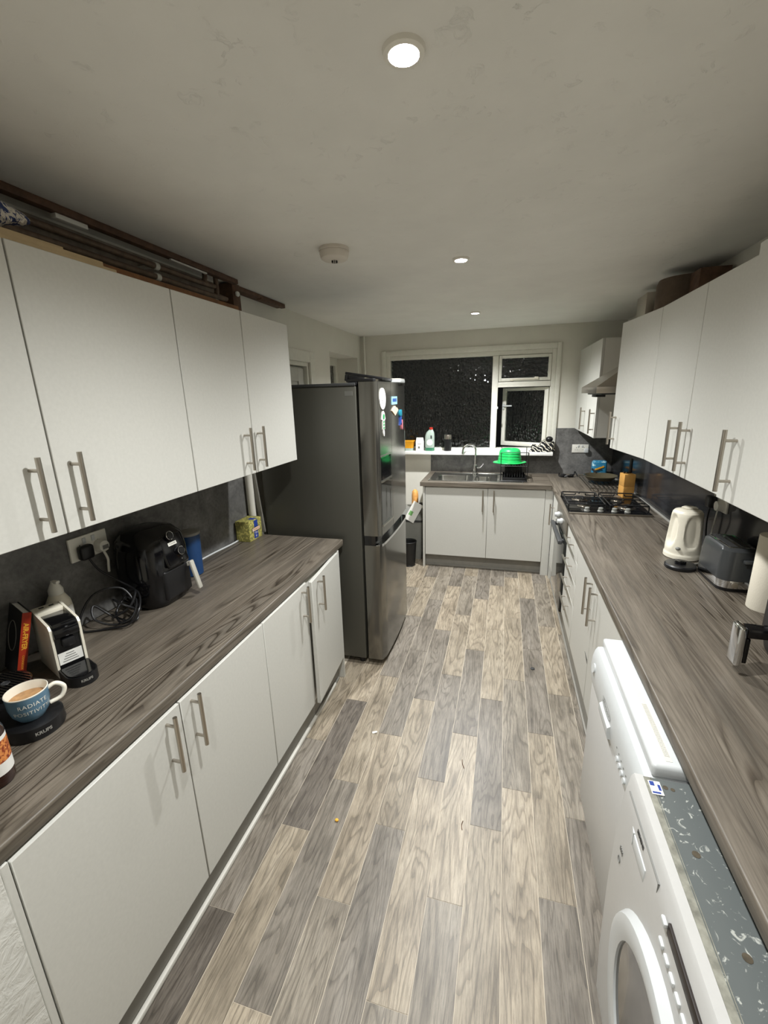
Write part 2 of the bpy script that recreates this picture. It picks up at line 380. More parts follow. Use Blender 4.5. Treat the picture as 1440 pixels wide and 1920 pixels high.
obj('pane', B().box(-SWD+.04, -.04, -.003, .003, WZ0+.098, 1.785).tf(Rm), 'glass', cs)
obj('handle', B().box(-SWD+.010, -SWD+.030, -.035, -.02, 1.585, 1.65, .003).box(-SWD+.012, -SWD+.125, -.046, -.034, 1.617, 1.633, .004).tf(Rm), 'gloss_white', cs)
obj('catch', B().box(-.092, -.078, YE-.022, YE-.006, 1.60, 1.625, .003), 'gloss_white', wn)
struct('trim_1', B().box(-1.20, .492, 4.765, YE, 1.124, 1.160, .005), 'sill')

# ---- doorway in the left wall, seen over the fridge
d1 = sroot('door_1', (XL, 3.1, 0))
obj('architrave', B().box(XL, XL+.022, 3.50, 3.60, 0, 2.135, .006).box(XL, XL+.022, 2.62, 2.70, 0, 2.135, .006).box(XL, XL+.022, 2.70, 3.50, 2.05, 2.135, .006), 'upvc', d1)
obj('door_lining', B().box(XL-.1, XL, 3.47, 3.50, 0, 2.05).box(XL-.1, XL, 2.70, 2.73, 0, 2.05).box(XL-.1, XL, 2.73, 3.47, 2.02, 2.05), 'upvc', d1)
obj('door_leaf', B().box(XL-.075, XL-.04, 2.735, 3.465, .01, 2.015, .004).box(XL-.04, XL-.028, 3.36, 3.455, .02, 2.005, .004).box(XL-.04, XL-.028, 2.745, 2.84, .02, 2.005, .004).box(XL-.04, XL-.028, 2.84, 3.36, 1.90, 2.005, .004), 'white', d1)
# ---- small window in the deep reveal next to it
w2 = sroot('window_2', (XL-.25, 4.35, .9))
obj('outer_frame', B().box(XL-.30, XL-.24, 4.34, 4.40, .9, 2.18, .004).box(XL-.30, XL-.24, 4.74, 4.80, .9, 2.18, .004).box(XL-.30, XL-.24, 3.98, 4.02, .9, 2.18, .004).box(XL-.30, XL-.24, 4.02, 4.74, 2.10, 2.18, .004).box(XL-.30, XL-.24, 4.02, 4.74, .9, .96, .004).box(XL-.295, XL-.245, 4.02, 4.34, 1.93, 1.96, .004), 'upvc', w2)
obj('pane', B().box(XL-.275, XL-.269, 4.02, 4.34, 1.96, 2.10), 'glass', w2)
obj('pane', B().box(XL-.275, XL-.269, 4.02, 4.34, .96, 1.93), 'glass', w2)
obj('pane', B().box(XL-.275, XL-.269, 4.40, 4.74, .96, 2.10), 'glass', w2)

# ---- wall panels behind the worktops
struct('trim_2', B().box(XL, XL+.008, .42, 2.43, ZW, 1.431, 0), 'stone')
struct('trim_3', B().box(-.80, .508, YE-.010, YE, ZW, 1.124).box(.508, XR-.008, YE-.010, YE, ZW, 1.395), 'stone')
struct('trim_4', B().box(XR-.010, XR, .30, 4.91, ZW, 1.425), 'glossdark')
struct('trim_5', B().box(XR-.024, XR-.010, .30, 4.90, ZW, ZW+.012, .003), 'lid_grey')
struct('baseboard_left', B().box(-.990, -.974, .42, 2.285, 0, .13).box(-.974, -.962, .42, 2.27, 0, .014, .004), 'plinth')
struct('trim_6', B().box(-.9735, -.956, .42, 2.20, .0, .022, .006), 'seal')
struct('baseboard_right', B().box(.496, .512, 1.66, 4.25, 0, .15).box(.484, .496, 1.66, 4.25, 0, .012, .003), 'plinth')
struct('baseboard_back', B().box(-.755, .49, 4.335, 4.35, 0, .14).box(-.755, .49, 4.322, 4.335, 0, .018, .003), 'plinth')

# ================================================================== HANDLES / CABINETS
def handle(parent, plane, sgn, y, z0, z1, off=.036, axis='x', r=.0065):
    """vertical bar handle standing off a door face at x=plane (axis x) or y=plane (axis y)"""
    b = B(); P = (lambda d, z: (plane+sgn*d, y, z)) if axis == 'x' else (lambda d, z: (y, plane+sgn*d, z))
    b.cyl(P(off, z0), P(off, z1), r, n=14)
    for z in (z0+.033, z1-.033): b.cyl(P(0, z), P(off, z), r*.72, n=10)
    return obj('handle', b, 'steel', parent)
def hbar(parent, plane, sgn, y0, y1, z, off=.034, r=.006):
    b = B(); b.cyl((plane+sgn*off, y0, z), (plane+sgn*off, y1, z), r, n=14)
    for y in (y0+.06, y1-.06): b.cyl((plane, y, z), (plane+sgn*off, y, z), r*.72, n=10)
    return obj('handle', b, 'steel', parent)
G = .0022
# -- left wall units
XU, ZB, ZT = -1.131, 1.431, 2.143
def wall_unit(label, y0, y1, doors, panel=None):
    t = thing('wall_cabinet', label, 'cabinet', (XU, (y0+y1)/2, ZB))
    obj('body', B().box(XL+.008, XU-.020, y0+.001, y1-.001, ZB+.002, ZT-.002), 'carc', t)
    for a, b_, hy in doors:
        d = obj('door', B().box(XU-.019, XU, a+G, b_-G, ZB, ZT, .0015, 1), 'white', t)
        handle(d, XU, 1, hy, 1.455, 1.646)
    if panel: obj('end_panel', B().box(XL+.008, XU-.004, panel[0], panel[1], ZB-.001, ZT, .001, 1), 'white', t)
    return t
wall_unit('white double wall cabinet at left above the socket, wider than its neighbour', .43, 1.387, [(.43, .8556, .793), (.8556, 1.387, .904)])
wall_unit('white double wall cabinet next to the grey fridge, above the tea box', 1.387, 2.2286, [(1.387, 1.8072, 1.738), (1.8072, 2.2286, 1.847)], (2.230, 2.247))
# -- left base units
XB = -.934
def base_left(label, y0, y1, doors, panels):
    t = thing('base_cabinet', label, 'cabinet', (XB, (y0+y1)/2, 0))
    obj('body', B().box(XL+.012, XB-.020, y0+.001, y1-.001, .135, .874), 'carc', t)
    for a, b_, hy, open_ in doors:
        bd = B().box(XB-.019, XB, a+G, b_-G, .150, .868, .0015, 1)
        b2 = B(); X = XB
        d = None
        if open_:
            R4 = Matrix.Translation((XB-.019, b_, 0)) @ Matrix.Rotation(math.radians(open_), 4, 'Z') @ Matrix.Translation((-(XB-.019), -b_, 0))
            bd.tf(R4)
        d = obj('door', bd, 'white', t)
        hb = B(); hb.cyl((XB+.036, hy, .678), (XB+.036, hy, .872), .0065, n=14)
        for z in (.711, .839): hb.cyl((XB, hy, z), (XB+.036, hy, z), .0047, n=10)
        if open_: hb.tf(R4)
        obj('handle', hb, 'steel', d)
    for p in panels: obj('end_panel', B().box(XL+.012, XB-.002, p[0], p[1], 0, .874, .001, 1), 'white', t)
    return t
base_left('white double base cabinet beside the rough plaster wall end, under the mug', .4367, 1.422, [(.4367, .9292, .867, 0), (.9292, 1.422, .976, 0)], [(.4195, .4355)])
base_left('white double base cabinet beside the grey fridge, its right door slightly open', 1.422, 2.285, [(1.422, 1.8438, 1.787, 0), (1.8438, 2.285, 1.925, 3.6)], [(2.286, 2.303)])
tag(obj('worktop', B().box(XL+.009, -.939, .4195, 2.395, .8745, ZW, .006, 3), 'topL'), 'grey wood-grain worktop along the left wall under the air fryer and mug', 'worktop')

# -- right wall units
XW, ZBR, ZTR = .688, 1.4233, 2.1361
def wall_right(label, y0, y1, doors, z0=ZBR, z1=ZTR, x=XW, hz=(1.452, 1.643), xb=XR-.011):
    t = thing('wall_cabinet', label, 'cabinet', (x, (y0+y1)/2, z0))
    obj('body', B().box(x+.020, xb, y0+.001, y1-.001, z0+.002, z1-.002), 'carc', t)
    for a, b_, hy, op in doors:
        bd = B().box(x, x+.019, a+G, b_-G, z0, z1, .0015, 1); hb = B(); hb.cyl((x-.036, hy, hz[0]), (x-.036, hy, hz[1]), .0065, n=14)
        for z in (hz[0]+.033, hz[1]-.033): hb.cyl((x, hy, z), (x-.036, hy, z), .0047, n=10)
        if op:
            R4 = Matrix.Translation((x+.019, a, 0)) @ Matrix.Rotation(math.radians(op), 4, 'Z') @ Matrix.Translation((-(x+.019), -a, 0)); bd.tf(R4); hb.tf(R4)
        d = obj('door', bd, 'white', t); obj('handle', hb, 'steel', d)
    return t
wall_right('white single wall cabinet beside the cooker hood, door slightly open', 2.464, 2.955, [(2.464, 2.955, 2.90, 7.0)])
wall_right('white double wall cabinet above the cream kettle and toaster', 1.634, 2.462, [(1.974, 2.462, 2.06, 0), (1.634, 1.974, 1.938, 0)])
wall_right('white wall cabinet at the right picture edge above the kitchen roll', .60, 1.632, [(1.12, 1.632, 1.558, 0), (.60, 1.12, .70, 0)], z0=ZBR-.004, z1=ZTR+.028, x=XW-.006)
wall_right('small white double wall cabinet in the far corner beside the window', 3.83, 4.865, [(3.83, 4.287, 3.88, 0), (4.287, 4.865, 4.325, 0)], z0=1.396, z1=2.150, x=.690, hz=(1.428, 1.622))
# -- right base units
XD = .475
t = thing('base_cabinet', 'white double base cabinet between the dishwasher and the drawers', 'cabinet', (XD, 2.2, 0))
obj('body', B().box(XD+.02, XR-.012, 1.668, 2.757, .135, .874), 'carc', t)
for a, b_, hy in ((1.668, 2.20, 2.142), (2.20, 2.757, 2.269)):
    d = obj('door', B().box(XD, XD+.019, a+G, b_-G, .150, .868, .0015, 1), 'white', t); handle(d, XD, -1, hy, .628, .835)
t = thing('drawer_cabinet', 'white four-drawer cabinet beside the oven', 'cabinet', (XD, 3.0, 0))
obj('body', B().box(XD+.02, XR-.012, 2.759, 3.236, .135, .874), 'carc', t)
for z0, z1, hz_ in ((.718, .868, .785), (.572, .7155, .635), (.426, .5695, .489), (.150, .4235, .341)):
    d = obj('drawer', B().box(XD, XD+.019, 2.759+G, 3.236-G, z0, z1, .0015, 1), 'white', t); hbar(d, XD, -1, 2.875, 3.15, hz_)
t = thing('base_cabinet', 'narrow white base cabinet in the corner between sink unit and oven', 'cabinet', (XD, 4.03, 0))
obj('body', B().box(XD+.02, XR-.012, 3.862, 4.25, .135, .874), 'carc', t)
d = obj('door', B().box(XD, XD+.019, 3.862+G, 4.195, .150, .868, .0015, 1), 'white', t); handle(d, XD, -1, 4.135, .565, .765)
obj('corner_post', B().box(XD, XD+.06, 4.197, 4.25, .0, .868), 'white', t)
# -- sink unit
YS = 4.27
t = thing('sink_cabinet', 'white double-door cabinet under the sink and window', 'cabinet', (-.15, YS, 0))
obj('body', B().box(-.755, XD-.02, YS+.02, YE-.012, .135, .70), 'carc', t)
obj('end_panel', B().box(-.777, -.757, YS-.004, YE-.012, 0, .874, .001, 1), 'white', t)
for a, b_, hx in ((-.752, -.133, -.177), (-.130, .400, -.072)):
    d = obj('door', B().box(a, b_, YS, YS+.019, .140, .866, .0015, 1), 'white', t); handle(d, YS, -1, hx, .636, .852, axis='y')
obj('corner_post', B().box(.403, XD-.002, YS+.002, YS+.05, .0, .874), 'white', t)

# -- worktops right and end
tag(obj('worktop', B().box(.452, XR-.011, .33, YE-.011, .8745, ZW, .006, 3), 'topL'), 'grey wood-grain worktop along the right wall under kettle, toaster and hob', 'worktop')
SX0, SX1, SY0, SY1 = -.735, .20, 4.325, 4.805
sw = B(); hx0, hx1, hy0, hy1 = -.690, -.095, 4.335, 4.69
for a in ((-.803, hx0, 4.25, YE-.011), (hx1, .4505, 4.25, YE-.011), (hx0, hx1, 4.25, hy0), (hx0, hx1, hy1, YE-.011)): sw.box(a[0], a[1], a[2], a[3], .8745, ZW)
tag(obj('worktop', sw, 'topX'), 'short grey wood-grain worktop under the window holding the sink', 'worktop')
# -- sink
t = thing('sink', 'stainless steel bowl-and-a-half sink set under the window', 'sink', (-.27, 4.55, ZW))
def bowl(cx, cy_, w_, d_, dep):
    b = B(); n = 6; top = rrect(w_, d_, .05, n); bb = []
    for (px, py) in top:
        k = max(abs(px)/(w_/2), abs(py)/(d_/2)); bb.append((px/k, py/k))
    R = lambda pts, z, s=1: [(cx+p[0]*s, cy_+p[1]*s, z) for p in pts]
    return b.loft([R(bb, ZW+.0055), R(top, ZW+.0055), R(top, ZW-.004, .985), R(top, ZW-dep+.02, .93), R(top, ZW-dep, .86)], cap0=False)
b1 = (-.665, -.335, 4.352, 4.665); b2 = (-.275, -.115, 4.352, 4.60)
pt = B(); z0, z1 = ZW+.0005, ZW+.005
for a in ((SX0, b1[0], SY0, SY1), (b1[1], b2[0], SY0, SY1), (b2[1], SX1, SY0, SY1), (b1[0], b1[1], SY0, b1[2]), (b1[0], b1[1], b1[3], SY1), (b2[0], b2[1], SY0, b2[2]), (b2[0], b2[1], b2[3], SY1)): pt.box(a[0], a[1], a[2], a[3], z0, z1)
for s in ((SX0, SX1, SY0, SY0+.012), (SX0, SX1, SY1-.012, SY1), (SX0, SX0+.012, SY0, SY1), (SX1-.012, SX1, SY0, SY1)): pt.box(s[0], s[1], s[2], s[3], z1, z1+.004, .002)
for k in range(7): pt.box(-.05+.0, .16, 4.40+k*.05, 4.408+k*.05, z1, z1+.003)
obj('deck', pt, 'sink', t)
obj('main_bowl', bowl((b1[0]+b1[1])/2, (b1[2]+b1[3])/2, b1[1]-b1[0], b1[3]-b1[2], .15), 'sink', t)
obj('half_bowl', bowl((b2[0]+b2[1])/2, (b2[2]+b2[3])/2, b2[1]-b2[0], b2[3]-b2[2], .12), 'sink', t)
obj('drain', B().lathe([(.028, 0), (.034, .002), (.034, .004), (.02, .005)], (-.50, 4.51, ZW-.150), 20), 'dsteel', t)
# -- tap
t = thing('tap', 'chrome swan-neck mixer tap behind the sink bowls', 'tap', (-.29, 4.765, ZW+.005))
obj('base', B().lathe([(.030, 0), (.030, .008), (.023, .016), (.021, .09), (.018, .10), (.013, .105)], (-.29, 4.765, ZW+.005), 24), 'chrome', t)
sp_ = [(-.29, 4.765, 1.01), (-.29, 4.765, 1.175)]
for k in range(1, 13):
    a = math.pi*k/12; sp_.append((-.29-.066+.066*math.cos(a), 4.765-.05*(1-math.cos(a))/2, 1.175+.066*math.sin(a)))
sp_.append((-.427, 4.712, 1.145))
obj('spout', B().tube(sp_, .0115, 12), 'chrome', t)
obj('lever', B().cyl((-.27, 4.762, .985), (-.235, 4.75, .995), .008, n=12).cyl((-.235, 4.75, .995), (-.205, 4.735, 1.035), .005, n=10), 'chrome', t)

# ================================================================== FRIDGE
t = thing('fridge_freezer', 'tall dark grey American-style fridge freezer at the end of the left worktop', 'fridge', (-1.1, 2.84, 0))
obj('body', B().box(-1.50, -.838, 2.456, 3.215, .045, 1.828, .006), 'fridge', t)
obj('top_trim', B().box(-1.50, -.84, 2.455, 3.216, 1.8285, 1.846, .003), 'dgrey', t)
def dprof(y0, y1, near, far, xb=-.822):
    P = []; n = 14
    for k in range(n+1):
        y = y0+(y1-y0)*k/n; u = (y-2.84)/.375; x = -.700-.014*u*u
        if near and k == 0: P += [(xb, y), (x-.032, y), (x-.010, y+.006)]; continue
        if far and k == n: P += [(x-.010, y-.006), (x-.035, y), (xb, y)]; continue
        if k == 0: P += [(xb, y), (x, y)]; continue
        if k == n: P += [(x, y), (xb, y)]; continue
        P.append((x, y))
    return P
def door(y0, y1, z0, z1, near, far, nm, lb=None):
    return obj(nm, B().prism(dprof(y0, y1, near, far), 'z', z0, z1), 'fridged', t, lb)
dn = door(2.462, 2.733, .922, 1.850, True, False, 'fridge_door')
df = door(2.737, 3.210, .922, 1.850, False, True, 'fridge_door')
fz = door(2.462, 3.210, .045, .858, True, True, 'freezer_drawer')
obj('handle_recess', B().prism([(x-.028 if x > -.80 else x, y) for x, y in dprof(2.466, 3.206, True, True)], 'z', .859, .921), 'blackg', t)
obj('handle_lip', B().prism([(x+.001, y) for x, y in dprof(2.464, 3.208, True, True, -.74)], 'z', .845, .862), 'chrome', fz)
cv = lambda y, d=0: -.700-.014*((y-2.84)/.375)**2+d
def patch(y0, y1, z0, z1, d0, d1, n=8):      # panel following the curve of the doors
    ys = [y0+(y1-y0)*k/n for k in range(n+1)]
    poly = [(cv(y, d0), y) for y in ys]+[(cv(y, d1), y) for y in reversed(ys)]
    return B().prism(poly, 'z', z0, z1)
dp = obj('dispenser', patch(2.50, 2.705, .985, 1.41, -.02, .0016), 'ovengl', dn)
obj('display', patch(2.51, 2.695, 1.27, 1.40, -.005, .004), 'blackg', dn)
for za, zb, d in ((1.255, 1.266, .007), (1.41, 1.418, .006), (.978, .990, .012)): obj('dispenser_trim', patch(2.495, 2.710, za, zb, -.005, d), 'fridget', dn)
obj('hinge_cover', B().box(-.90, -.735, 2.47, 2.53, 1.8505, 1.868, .004).box(-.885, -.832, 2.459, 2.52, 1.83, 1.851, .003), 'black', t)
obj('hinge_cover', B().box(-.90, -.735, 3.14, 3.20, 1.8505, 1.868, .004), 'black', t)
obj('rating_label', B().box(-.905, -.858, 2.4545, 2.456, 1.775, 1.80), 'inkgrey', t, 'small grey rating label')
for q in ((-1.42, 2.50), (-1.42, 3.17), (-.88, 2.50), (-.88, 3.17)): obj('foot', B().cyl((q[0], q[1], 0), (q[0], q[1], .046), .02, n=14), 'black', t)
# things on top of it
TB = Matrix.Translation((-.845, 2.72, 1.891)) @ Matrix.Rotation(math.radians(4), 4, 'Z') @ Matrix.Rotation(math.radians(9.5), 4, 'Y')
tag(obj('baking_tray', B().box(-.10, .13, -.16, .16, -.010, .006, .003).box(-.10, -.082, -.16, .16, -.046, -.0105, .003).box(-.08, .02, -.16, -.150, -.030, -.0105, .002).tf(TB), 'black'), 'black flat tray lying on top of the grey fridge', 'tray')
t = thing('storage_box_lid', 'white plastic box lid on the front of the fridge top', 'lid', (-.74, 2.98, 1.851))
R4 = Matrix.Translation((-.762, 3.005, 1.8512)) @ Matrix.Rotation(math.radians(3), 4, 'Z')
obj('lid', B().loft([[(R4 @ Vector((p[0]*s, p[1]*s, z))) for p in rrect(.16, .24, .05)] for s, z in ((.97, 0), (1, .004), (1, .016), (.95, .022))]), 'gloss_white', t)
obj('lip', B().loft([[(R4 @ Vector((p[0]*s, p[1]*s, z))) for p in rrect(.16, .24, .05)] for s, z in ((.985, .0225), (.985, .026), (.93, .027))]), 'white_pl', t)
# magnets
def mag(name, label, y, z, b, mat): return tag(obj(name, b, mat), label, 'magnet')
def disc_on_door(y, z, ry, rz, th=.004, n=28, shape=None):
    pts = shape or [(ry*math.cos(2*math.pi*k/n), rz*math.sin(2*math.pi*k/n)) for k in range(n)]
    return B().loft([[(cv(y+a, .0008), y+a, z+c) for a, c in pts], [(cv(y+a, .0008+th), y+a, z+c) for a, c in pts]])
t = thing('fridge_magnet', 'white oval magnet with faint lines, uppermost on the near fridge door', 'magnet', (cv(2.56), 2.56, 1.70))
obj('plate', disc_on_door(2.555, 1.752, .056, .062), 'paper', t)
ln = B()
for k in range(5): ln.box(cv(2.555, .005), cv(2.555, .0056), 2.53, 2.58, 1.715+k*.013, 1.7168+k*.013)
obj('print', ln, 'inkgrey', t)
t = thing('fridge_magnet', 'green key-shaped magnet below the white oval one', 'magnet', (cv(2.56), 2.56, 1.6))
ksh = [(-.034, -.016), (-.02, .022), (0, .034), (.02, .022), (.034, -.016), (.02, -.022), (.02, -.075), (-.02, -.075), (-.02, -.022)]
obj('body', disc_on_door(2.562, 1.648, 0, 0, shape=ksh), 'white_pl', t)
obj('ring', disc_on_door(2.562, 1.648, .016, .016, .006), 'magg', t)
for k in range(3): obj('bead', disc_on_door(2.562, 1.618-k*.018, .012, .007, .0055), 'magg', t)
obj('tab', disc_on_door(2.565, 1.552, .009, .020), 'paper', t)
t = thing('fridge_magnet', 'light blue rectangular lettered magnet on the far fridge door', 'magnet', (cv(2.95), 2.95, 1.72))
obj('plate', disc_on_door(2.815, 1.738, 0, 0, shape=[(-.068, -.025), (.068, -.025), (.068, .025), (-.068, .025)]), 'maglb', t)
lt = B()
for k in range(6): lt.box(cv(2.815, .0048), cv(2.815, .0056), 2.762+k*.018, 2.774+k*.018, 1.731, 1.751)
obj('lettering', lt, 'magblue', t)
t = thing('fridge_magnet', 'cream diamond-shaped magnet under the light blue one', 'magnet', (cv(2.95), 2.95, 1.65))
obj('plate', disc_on_door(2.825, 1.674, 0, 0, .005, shape=[(-.085, .002), (-.05, -.012), (0, -.032), (.05, -.012), (.085, .002), (.05, .018), (.03, .016), (0, .030), (-.045, .018)]), 'magc', t)
t = thing('fridge_magnet', 'pair of small teal clip magnets on the far fridge door', 'magnet', (cv(3.1), 3.1, 1.64))
for y in (2.965, 3.005): obj('clip', disc_on_door(y, 1.652, .014, .022, .008), 'teal', t)
t = thing('fridge_magnet', 'dark blue bow-shaped magnet with a pink stick beside it', 'magnet', (cv(3.1), 3.1, 1.55))
obj('bow', disc_on_door(2.985, 1.600, 0, 0, .007, shape=[(-.03, -.03), (.0, -.012), (.03, -.03), (.022, 0), (.026, .03), (0, .018), (-.02, .032), (-.016, 0)]), 'magblue', t)
obj('stick', disc_on_door(3.035, 1.570, .010, .034, .008), 'pink', t)

# ================================================================== OVEN, HOB, HOOD
t = thing('oven', 'built-in oven with black glass door under the hob', 'oven', (.47, 3.55, .14))
obj('body', B().box(.478, 1.03, 3.246, 3.852, .12, .872), 'dsteel', t)
obj('control_panel', B().box(.466, .4775, 3.246, 3.852, .715, .868, .003), 'dsteel', t)
for y in (3.50, 3.70): obj('knob', B().cyl((.466, y, .785), (.452, y, .785), .024, n=20).cyl((.452, y, .785), (.430, y, .785), .019, .017, n=20), 'gloss_white', t)
d = obj('door', B().box(.458, .4775, 3.250, 3.848, .135, .708, .003), 'ovengl', t)
obj('handle', B().box(.418, .446, 3.262, 3.835, .672, .700, .004).box(.446, .458, 3.29, 3.33, .675, .697).box(.446, .458, 3.77, 3.81, .675, .697), 'dgrey', d)
obj('vent_trim', B().box(.462, .4775, 3.250, 3.848, .122, .133), 'steel', t)
t = thing('gas_hob', 'black four-burner gas hob with grey knobs on right worktop', 'hob', (.745, 3.51, ZW))
obj('plate', B().box(.472, 1.015, 3.250, 3.790, ZW+.0005, ZW+.012, .004), 'blackg', t)
obj('trim', B().box(.474, 1.013, 3.242, 3.2495, ZW+.001, ZW+.014, .002), 'steel', t)
for x in (.60, .69, .78, .865): obj('knob', B().lathe([(.021, 0), (.021, .006), (.017, .010), (.016, .026), (.012, .029)], (x, 3.300, ZW+.0122), 20), 'grey_pl', t)
for x, y, r in ((.60, 3.44, .036), (.885, 3.42, .048), (.60, 3.66, .048), (.875, 3.65, .036)):
    bn = obj('burner', B().lathe([(r+.012, 0), (r+.012, .004), (r, .008), (r, .014), (r-.004, .016)], (x, y, ZW+.0122), 24), 'steel', t)
    obj('cap', B().lathe([(r-.010, 0), (r-.006, .003), (r-.008, .008), (r-.02, .010)], (x, y, ZW+.0284), 24), 'black', bn)
for cx in (.605, .885):
    g = B(); x0, x1, y0, y1, zt_ = cx-.125, cx+.125, 3.345, 3.765, ZW+.050
    lp = [(x0, y0, zt_), (x1, y0, zt_), (x1, y1, zt_), (x0, y1, zt_)]
    g.tube([(x0+.01, y0, zt_), (x1-.01, y0, zt_), (x1, y0+.01, zt_), (x1, y1-.01, zt_), (x1-.01, y1, zt_), (x0+.01, y1, zt_), (x0, y1-.01, zt_), (x0, y0+.01, zt_)], .005, 6, True)
    for q in lp: g.cyl((q[0], q[1], ZW+.0122), (q[0], q[1], zt_), .005, n=8)
    for y in (3.43, 3.66):
        g.cyl((x0, y, zt_), (x0+.085, y, zt_), .0045, n=8); g.cyl((x1, y, zt_), (x1-.085, y, zt_), .0045, n=8)
        g.cyl((x0+.085, y, zt_), (x0+.09, y, zt_+.014), .0045, n=8); g.cyl((x1-.085, y, zt_), (x1-.09, y, zt_+.014), .0045, n=8)
    g.cyl((cx, y0, zt_), (cx, y0+.05, zt_), .0045, n=8); g.cyl((cx, y1, zt_), (cx, y1-.05, zt_), .0045, n=8); g.cyl((cx, 3.545-.03, zt_), (cx, 3.545+.03, zt_), .0045, n=8); g.cyl((x0, 3.545, zt_), (x1, 3.545, zt_), .0045, n=8)
    obj('pan_support', g, 'blackm', t)
t = thing('cooker_hood', 'stainless steel chimney cooker hood above the gas hob', 'hood', (.8, 3.47, 1.745))
hy0, hy1 = 3.16, 3.76
obj('canopy', B().box(.56, XR-.011, hy0, hy1, 1.748, 1.790, .002).loft([[(.56, hy0, 1.7905), (XR-.011, hy0, 1.7905), (XR-.011, hy1, 1.7905), (.56, hy1, 1.7905)], [(.83, 3.35, 1.97), (XR-.011, 3.35, 1.97), (XR-.011, 3.57, 1.97), (.83, 3.57, 1.97)]]), 'steel', t)
obj('chimney', B().box(.835, XR-.011, 3.352, 3.568, 1.9705, 2.36, .002), 'steel', t)
obj('filter', B().box(.60, XR-.05, hy0+.04, hy1-.04, 1.738, 1.7475, .002), 'dgrey', t)
obj('switch_panel', B().box(.60, .66, 3.38, 3.54, 1.722, 1.7375, .002), 'black', t)

# ================================================================== DISHWASHER / WASHING MACHINE
t = thing('dishwasher', 'white dishwasher with curved control panel between cupboards and washing machine', 'dishwasher', (.4, 1.35, 0))
y0, y1 = 1.038, 1.655
obj('body', B().box(.418, 1.0, y0, y1, .09, .806), 'gloss_white', t)
lid = obj('worktop_lid', B().box(.402, 1.0, y0, y1, .8065, .846, .010, 3), 'gloss_white', t)
vt = B().box(.4365, .4520, y0+.02, y1-.012, .8462, .8468)
for k in range(46): vt.box(.438, .450, 1.075+k*.0045, 1.0772+k*.0045, .8469, .8478)
obj('vent_strip', vt, 'carc', lid)
cpn = [(.424, .655), (.378, .655), (.372, .690), (.371, .730), (.374, .765), (.380, .790), (.388, .803), (.400, .8055), (.424, .8055)]
cpb = obj('control_panel', B().prism(cpn, 'y', y0+.001, y1-.001), 'gloss_white', t)
obj('door', B().box(.380, .417, y0+.002, y1-.002, .10, .652, .006), 'wm_white', t)
obj('plinth', B().box(.43, .445, y0, y1, 0, .0895), 'wm_white', t)
obj('grip', B().prism([(.378, .668), (.366, .672), (.361, .690), (.362, .712), (.372, .720), (.380, .72)], 'y', 1.313, 1.438), 'gloss_white', cpb)
for k in range(4): obj('button', B().cyl((.373, 1.125+k*.0265, .697), (.366, 1.125+k*.0265, .698), .0085, n=14), 'gloss_white', cpb)
obj('dial_button', B().cyl((.373, 1.601, .741), (.367, 1.601, .742), .018, n=20), 'gloss_white', cpb)
dm = B()
for k in range(5): dm.cyl((.372, 1.118+k*.0265, .722), (.3700, 1.118+k*.0265, .722), .003, n=8)
obj('indicator', dm, 'inkgrey', cpb)
ax, ay = Vector((0, -1, 0)), Vector((.02, 0, 1))
wl = text('Whirlpool', .022, (.3700, 1.383, .737), ax, ay, font_shear=.2)
pts = [(.3702-.0004, 1.383+.062*math.cos(a), .737+.017*math.sin(a)) for a in [2*math.pi*k/28 for k in range(3, 27)]]
wl.tube(pts, .0009, 5)
obj('logo', wl, 'inkgrey', cpb)
t = thing('washing_machine', 'white front-loading washing machine nearest the camera with a worn grey top', 'washing machine', (.4, .72, 0))
y0, y1 = .415, 1.020
obj('body', B().box(.372, .98, y0, y1, .012, .812, .004), 'wm_white', t)
fp = [(.374, .03), (.352, .03), (.344, .20), (.341, .45), (.344, .64), (.351, .76), (.360, .818), (.366, .828), (.385, .828), (.385, .03)]
fr = obj('front_panel', B().prism(fp, 'y', y0, y1), 'wm_white', t)
tp = obj('top_board', B().box(.385, .98, y0+.004, y1-.004, .8125, .826), 'galv', t)
obj('edge_strip', B().box(.3855, .400, y0+.004, y1-.004, .8262, .8275).box(.402, .4035, y0+.004, y1-.004, .8262, .828), 'strip', tp)
obj('sticker', B().box(.392, .418, .965, 1.005, .8277, .8287), 'paper', tp, 'white and blue label sticker')
obj('sticker_print', B().box(.394, .404, .990, 1.003, .8288, .8291).box(.394, .412, .968, .973, .8288, .8291).box(.410, .416, .978, .995, .8288, .8291), 'blue', tp)
for x, y, r in ((.436, .83, .008), (.450, .655, .008), (.428, .993, .006), (.443, .99, .005)): obj('rust_spot', B().cyl((x, y, .8262), (x, y, .8266), r, n=12), 'rust', tp)
xf = lambda z: .3445 if z < .64 else (.3445+(z-.64)/.12*.007 if z < .76 else .3515+(z-.76)/.058*.009)
# door
dc, dz = .66, .430
def annulus(r0, r1, xa, xb):
    n = 48; b = B(); R = lambda r, x: [(x, dc+r*math.cos(2*math.pi*k/n), dz+r*math.sin(2*math.pi*k/n)) for k in range(n)]
    return b.loft([R(r0, xa+.012), R(r0, xb+.006), R((r0+r1)/2, xb), R(r1-.012, xb+.005), R(r1, xa)], cap0=False, cap1=False)
dr = obj('door', annulus(.196, .258, .347, .322), 'gloss_white', fr)
gl = B(); n = 48
gl.loft([[(x, dc+r*math.cos(2*math.pi*k/n), dz+r*math.sin(2*math.pi*k/n)) for k in range(n)] for r, x in ((.1955, .3335), (.15, .338), (.09, .3405), (.004, .3415))], cap0=False)
obj('door_glass', gl, 'wmglass', dr)
obj('door_latch', B().box(.330, .3455, .398, .425, .40, .46, .004), 'wm_white', dr)
